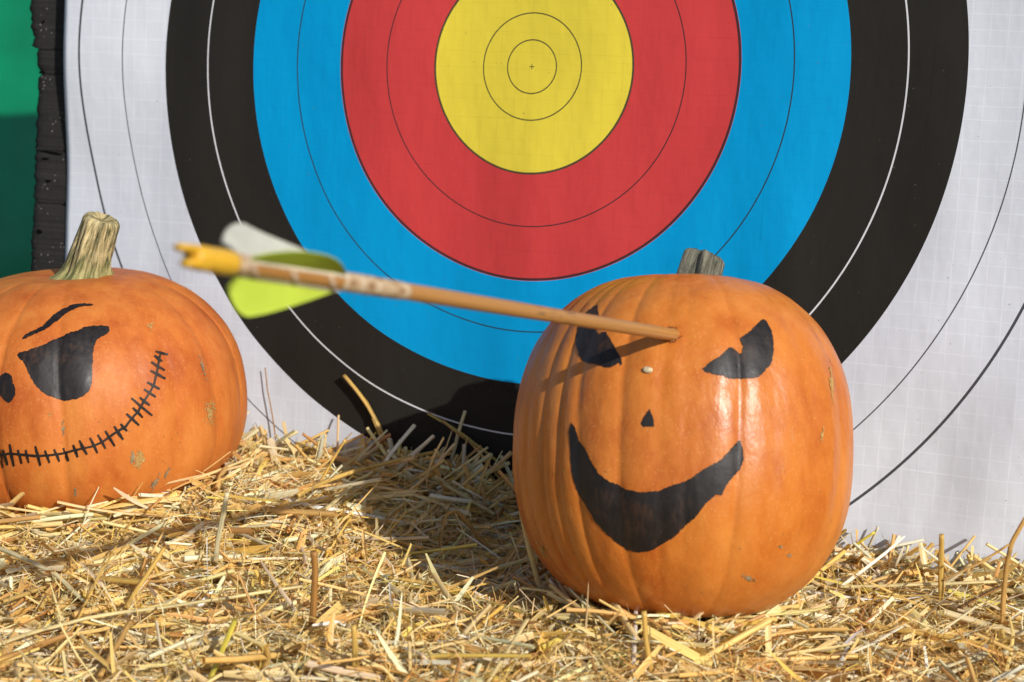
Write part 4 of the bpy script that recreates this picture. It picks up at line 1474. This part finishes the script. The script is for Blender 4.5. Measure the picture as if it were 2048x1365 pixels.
ST = [
    ('bent golden stalk standing out against the black ring', upr([(779, 915), (788, 861), (745, 805), (723, 783), (687, 750)], 0.008, 0.0), 0.0030, GOLD, dict(branches=[([at_y(768, 830, on_bed(779, 915, 0.008).y + 0.004), at_y(800, 870, on_bed(779, 915, 0.008).y + 0.01), on_bed(838, 915, 0.008)], 0.0022)])),
    ('pale grey stalk leaning right below the bent golden one', upr([(697, 940), (736, 898), (774, 860)], 0.010, 0.01), 0.0019, GREY, {}),
    ('sunlit yellow stalk rising at a slant in front of the white ring', upr([(636, 972), (665, 922), (692, 878)], 0.012, 0.0), 0.0024, GOLD, {}),
    ('long golden stalk reaching right across the shaded hollow', fl([(594, 993, .016), (655, 962, .019), (714, 941, .023), (790, 922, .027), (868, 905, .030)]), 0.0027, GOLD, {}),
    ('thick olive stalk slanting down to the grinning pumpkin', fl([(892, 817, .050), (950, 862, .040), (1012, 912, .026), (1030, 928, .020)]), 0.0023, OLIVE, {}),
    ('pale split stalk standing upright beside the grinning pumpkin', upr([(918, 945), (938, 878), (957, 814)], 0.004, 0.004), 0.0020, GREY, dict(flat=0.5)),
    ('long tan stalk crossing behind the pale split one', fl([(906, 835, .048), (950, 890, .036), (990, 945, .022), (1026, 990, .012)]), 0.0020, TAN, {}),
    ('hair thin brown wisp standing against the white paper', upr([(570, 875), (566, 845), (558, 805), (551, 775), (546, 733)], 0.016, 0.01), 0.0007, BROWN, dict(flat=0.7)),
    ('short bright stalk catching the sun near the hollow', fl([(640, 1029, .016), (672, 1001, .020), (703, 974, .024)]), 0.0024, PALE, {}),
    ('folded dry leaf making a peak left of the grinning pumpkin', upr([(873, 1114), (884, 1060), (893, 1030), (915, 1022), (938, 1050), (962, 1085), (978, 1106)], 0.002, 0.004), 0.0022, TAN, dict(kind='blade', name='straw_leaf', roll=1.2)),
    ('very long pale stalk lying across the lower left corner', fl([(-20, 1296), (80, 1262), (170, 1238), (240, 1226), (400, 1205), (530, 1184), (605, 1172)], 0.017), 0.0020, PALE, {}),
    ('golden stalk standing at a slant above the long pale one', fl([(250, 1219, .012), (290, 1157, .022), (328, 1094, .030)]), 0.0023, GOLD, {}),
    ('ochre stalk slanting down to the lower left below the long pale one', fl([(262, 1243, .020), (230, 1296, .017), (200, 1352, .012)]), 0.0026, TAN, {}),
    ('lime yellow stalk at the bottom edge', fl([(469, 1240, .026), (446, 1298, .018), (416, 1372, .012)]), 0.0024, LIME, {}),
    ('greyish stalk meeting the lime yellow one', fl([(466, 1282, .013), (405, 1324, .012), (340, 1370, .010)]), 0.0021, GREY, {}),
    ('dark brown frayed stub standing up mid foreground', upr([(622, 1264), (628, 1190), (631, 1150), (627, 1103)], 0.004, 0.0), 0.0030, BROWN, dict(flat=0.6)),
    ('smooth honey stub standing at the bottom near the lower centre', upr([(709, 1356), (710, 1300), (707, 1249)], 0.004, 0.0), 0.0026, GOLD, {}),
    ('bright golden stalk lying level left of the grinning pumpkin', fl([(777, 1155, .014), (860, 1168, .015), (948, 1186, .014)]), 0.0023, GOLD, {}),
    ('long olive stalk running down right below the bright level one', fl([(765, 1164, .012), (900, 1184, .012), (1010, 1213, .011), (1165, 1266, .009)]), 0.0022, OLIVE, {}),
    ('knobbly pale stalk pointing down at the bottom centre', fl([(1056, 1239, .020), (1020, 1296, .016), (972, 1368, .012)]), 0.0019, PALE, {}),
    ('pale green stalk leaning against the left side of the grinning pumpkin', upr([(1088, 1222), (1078, 1170), (1064, 1117), (1050, 1060), (1043, 1026)], 0.0, 0.004), 0.0026, PALE, dict(flat=0.6)),
    ('broad yellow leaf bent over in front of the grinning pumpkin', fl([(1058, 1229, .012), (1115, 1204, .017), (1166, 1184, .022), (1200, 1190, .023), (1232, 1212, .019), (1258, 1236, .012)]), 0.003, GOLD, dict(kind='blade', name='straw_leaf', widths=[.0016, .0018, .0022, .0058, .0062, .0050, .0012], roll=0.5)),
    ('thin forked stem standing before the grinning pumpkin', upr([(1331, 1246), (1310, 1207), (1292, 1172), (1289, 1148)], 0.002, 0.0), 0.0013, PALE, dict(branches=[([at_y(1293, 1181, on_bed(1331, 1246, 0.002).y), at_y(1272, 1180, on_bed(1331, 1246, 0.002).y - 0.002), at_y(1251, 1179, on_bed(1331, 1246, 0.002).y - 0.004)], 0.0010)])),
    ('honey stub standing below the grinning pumpkin', upr([(1303, 1350), (1292, 1285), (1287, 1224)], 0.002, 0.0), 0.0022, GOLD, {}),
    ('golden upright stub in front of the white paper', upr([(1882, 1236), (1882, 1150), (1884, 1069)], -0.002, 0.0), 0.0026, GOLD, {}),
    ('tall stalk standing at the right edge with a thin side wisp', upr([(2005, 1290), (2008, 1190), (2013, 1136), (2024, 1087), (2052, 1034)], -0.004, 0.0), 0.0023, TAN, dict(branches=[([at_y(2018, 1090, on_bed(2005, 1290, -0.004).y), at_y(1960, 1126, on_bed(2005, 1290, -0.004).y - 0.002), at_y(1883, 1162, on_bed(2005, 1290, -0.004).y - 0.004)], 0.0010)])),
    ('long pale stalk lying level before the white paper', fl([(1676, 1174, .012), (1800, 1171, .016), (1930, 1166, .017), (2060, 1162, .018)]), 0.0023, PALE, {}),
    ('flat brown leaf slanting up to the right edge', fl([(1920, 1216, .012), (1985, 1184, .017), (2056, 1150, .021)]), 0.0040, BROWN, dict(kind='blade', name='straw_leaf', roll=0.5)),
    ('flat tan leaf bent beside the golden upright stub', fl([(1780, 1180, .012), (1822, 1181, .014), (1868, 1189, .012), (1912, 1203, .009)]), 0.0030, TAN, dict(kind='blade', name='straw_leaf', roll=0.3)),
    ('yellow stalk rising from beside the grinning pumpkin', upr([(1684, 1112), (1716, 1088), (1749, 1064)], 0.010, -0.003), 0.0019, LIME, {}),
    ('short white split stalk touching the yellow one', upr([(1742, 1090), (1752, 1068), (1762, 1046)], 0.014, 0.0), 0.0024, WHITE, dict(kind='blade', roll=1.4)),
    ('hair thin curved wisp reaching right in front of the white paper', upr([(1745, 1080), (1800, 1088), (1850, 1089), (1905, 1066)], 0.016, 0.0), 0.0006, TAN, {}),
    ('long golden stalk lying in the lower right below the white paper', fl([(1700, 1248, .009), (1800, 1262, .010), (1900, 1275, .010), (2006, 1297, .008)]), 0.0027, GOLD, {}),
    ('greenish stalk crossing the lower right downhill', fl([(1632, 1255, .012), (1720, 1284, .012), (1828, 1323, .010)]), 0.0021, GREY, {}),
    ('white split stalk crossing the greenish one', fl([(1682, 1314, .010), (1750, 1284, .014), (1811, 1249, .017)]), 0.0019, WHITE, dict(flat=0.5)),
    ('pair of cut stalks at the bottom right', fl([(1852, 1349, .013), (1915, 1325, .014), (1974, 1302, .014)]), 0.0020, GREY, dict(branches=[([on_bed(1868, 1362, .011), on_bed(1930, 1330, .012), on_bed(1976, 1306, .013)], 0.0020)])),
    ('long stalk lying under the front of the stitched pumpkin', fl([(52, 1020, .018), (160, 1023, .018), (268, 1027, .017)]), 0.0022, GOLD, {}),
    ('white glinting strip at the far left', fl([(18, 1226, .016), (52, 1206, .018)]), 0.0036, WHITE, dict(kind='blade', name='straw_leaf', roll=0.4)),
    ('pale frayed stalk standing right of the stitched pumpkin front', upr([(432, 1128), (440, 1060), (455, 985)], 0.008, 0.0), 0.0024, GREY, dict(flat=0.4)),
    ('thin yellow stalk slanting up the left side', fl([(108, 1330, .012), (150, 1250, .014), (205, 1140, .018), (270, 1030, .022)]), 0.0011, GOLD, {}),
    ('thin golden stalk slanting down right of the lime yellow one', fl([(492, 1242, .014), (545, 1190, .018), (600, 1128, .021)]), 0.0012, GOLD, {}),
    ('short pale stub standing left of the thick olive stalk', upr([(814, 962), (812, 925), (811, 894)], 0.004, 0.0), 0.0022, PALE, {}),
    ('pale stub right of the short pale one in the shade', upr([(840, 970), (841, 940), (843, 914)], 0.004, 0.0), 0.0021, GREY, {}),
    ('pale stalk slanting up to the right below the thick olive one', upr([(855, 984), (915, 938), (976, 895)], 0.006, 0.004), 0.0020, PALE, {}),
    ('short grey stalk crossing behind the pale split one', upr([(868, 935), (893, 910), (918, 886)], 0.006, 0.006), 0.0020, GREY, {}),
    ('greenish stalk bending down at the far left', fl([(-10, 1094, .016), (60, 1124, .018), (110, 1148, .017), (180, 1212, .010)]), 0.0024, GREY, {}),
]
for lab, pts, r, tint, kw in ST:
    stalk(lab, pts, r, tint, **kw)
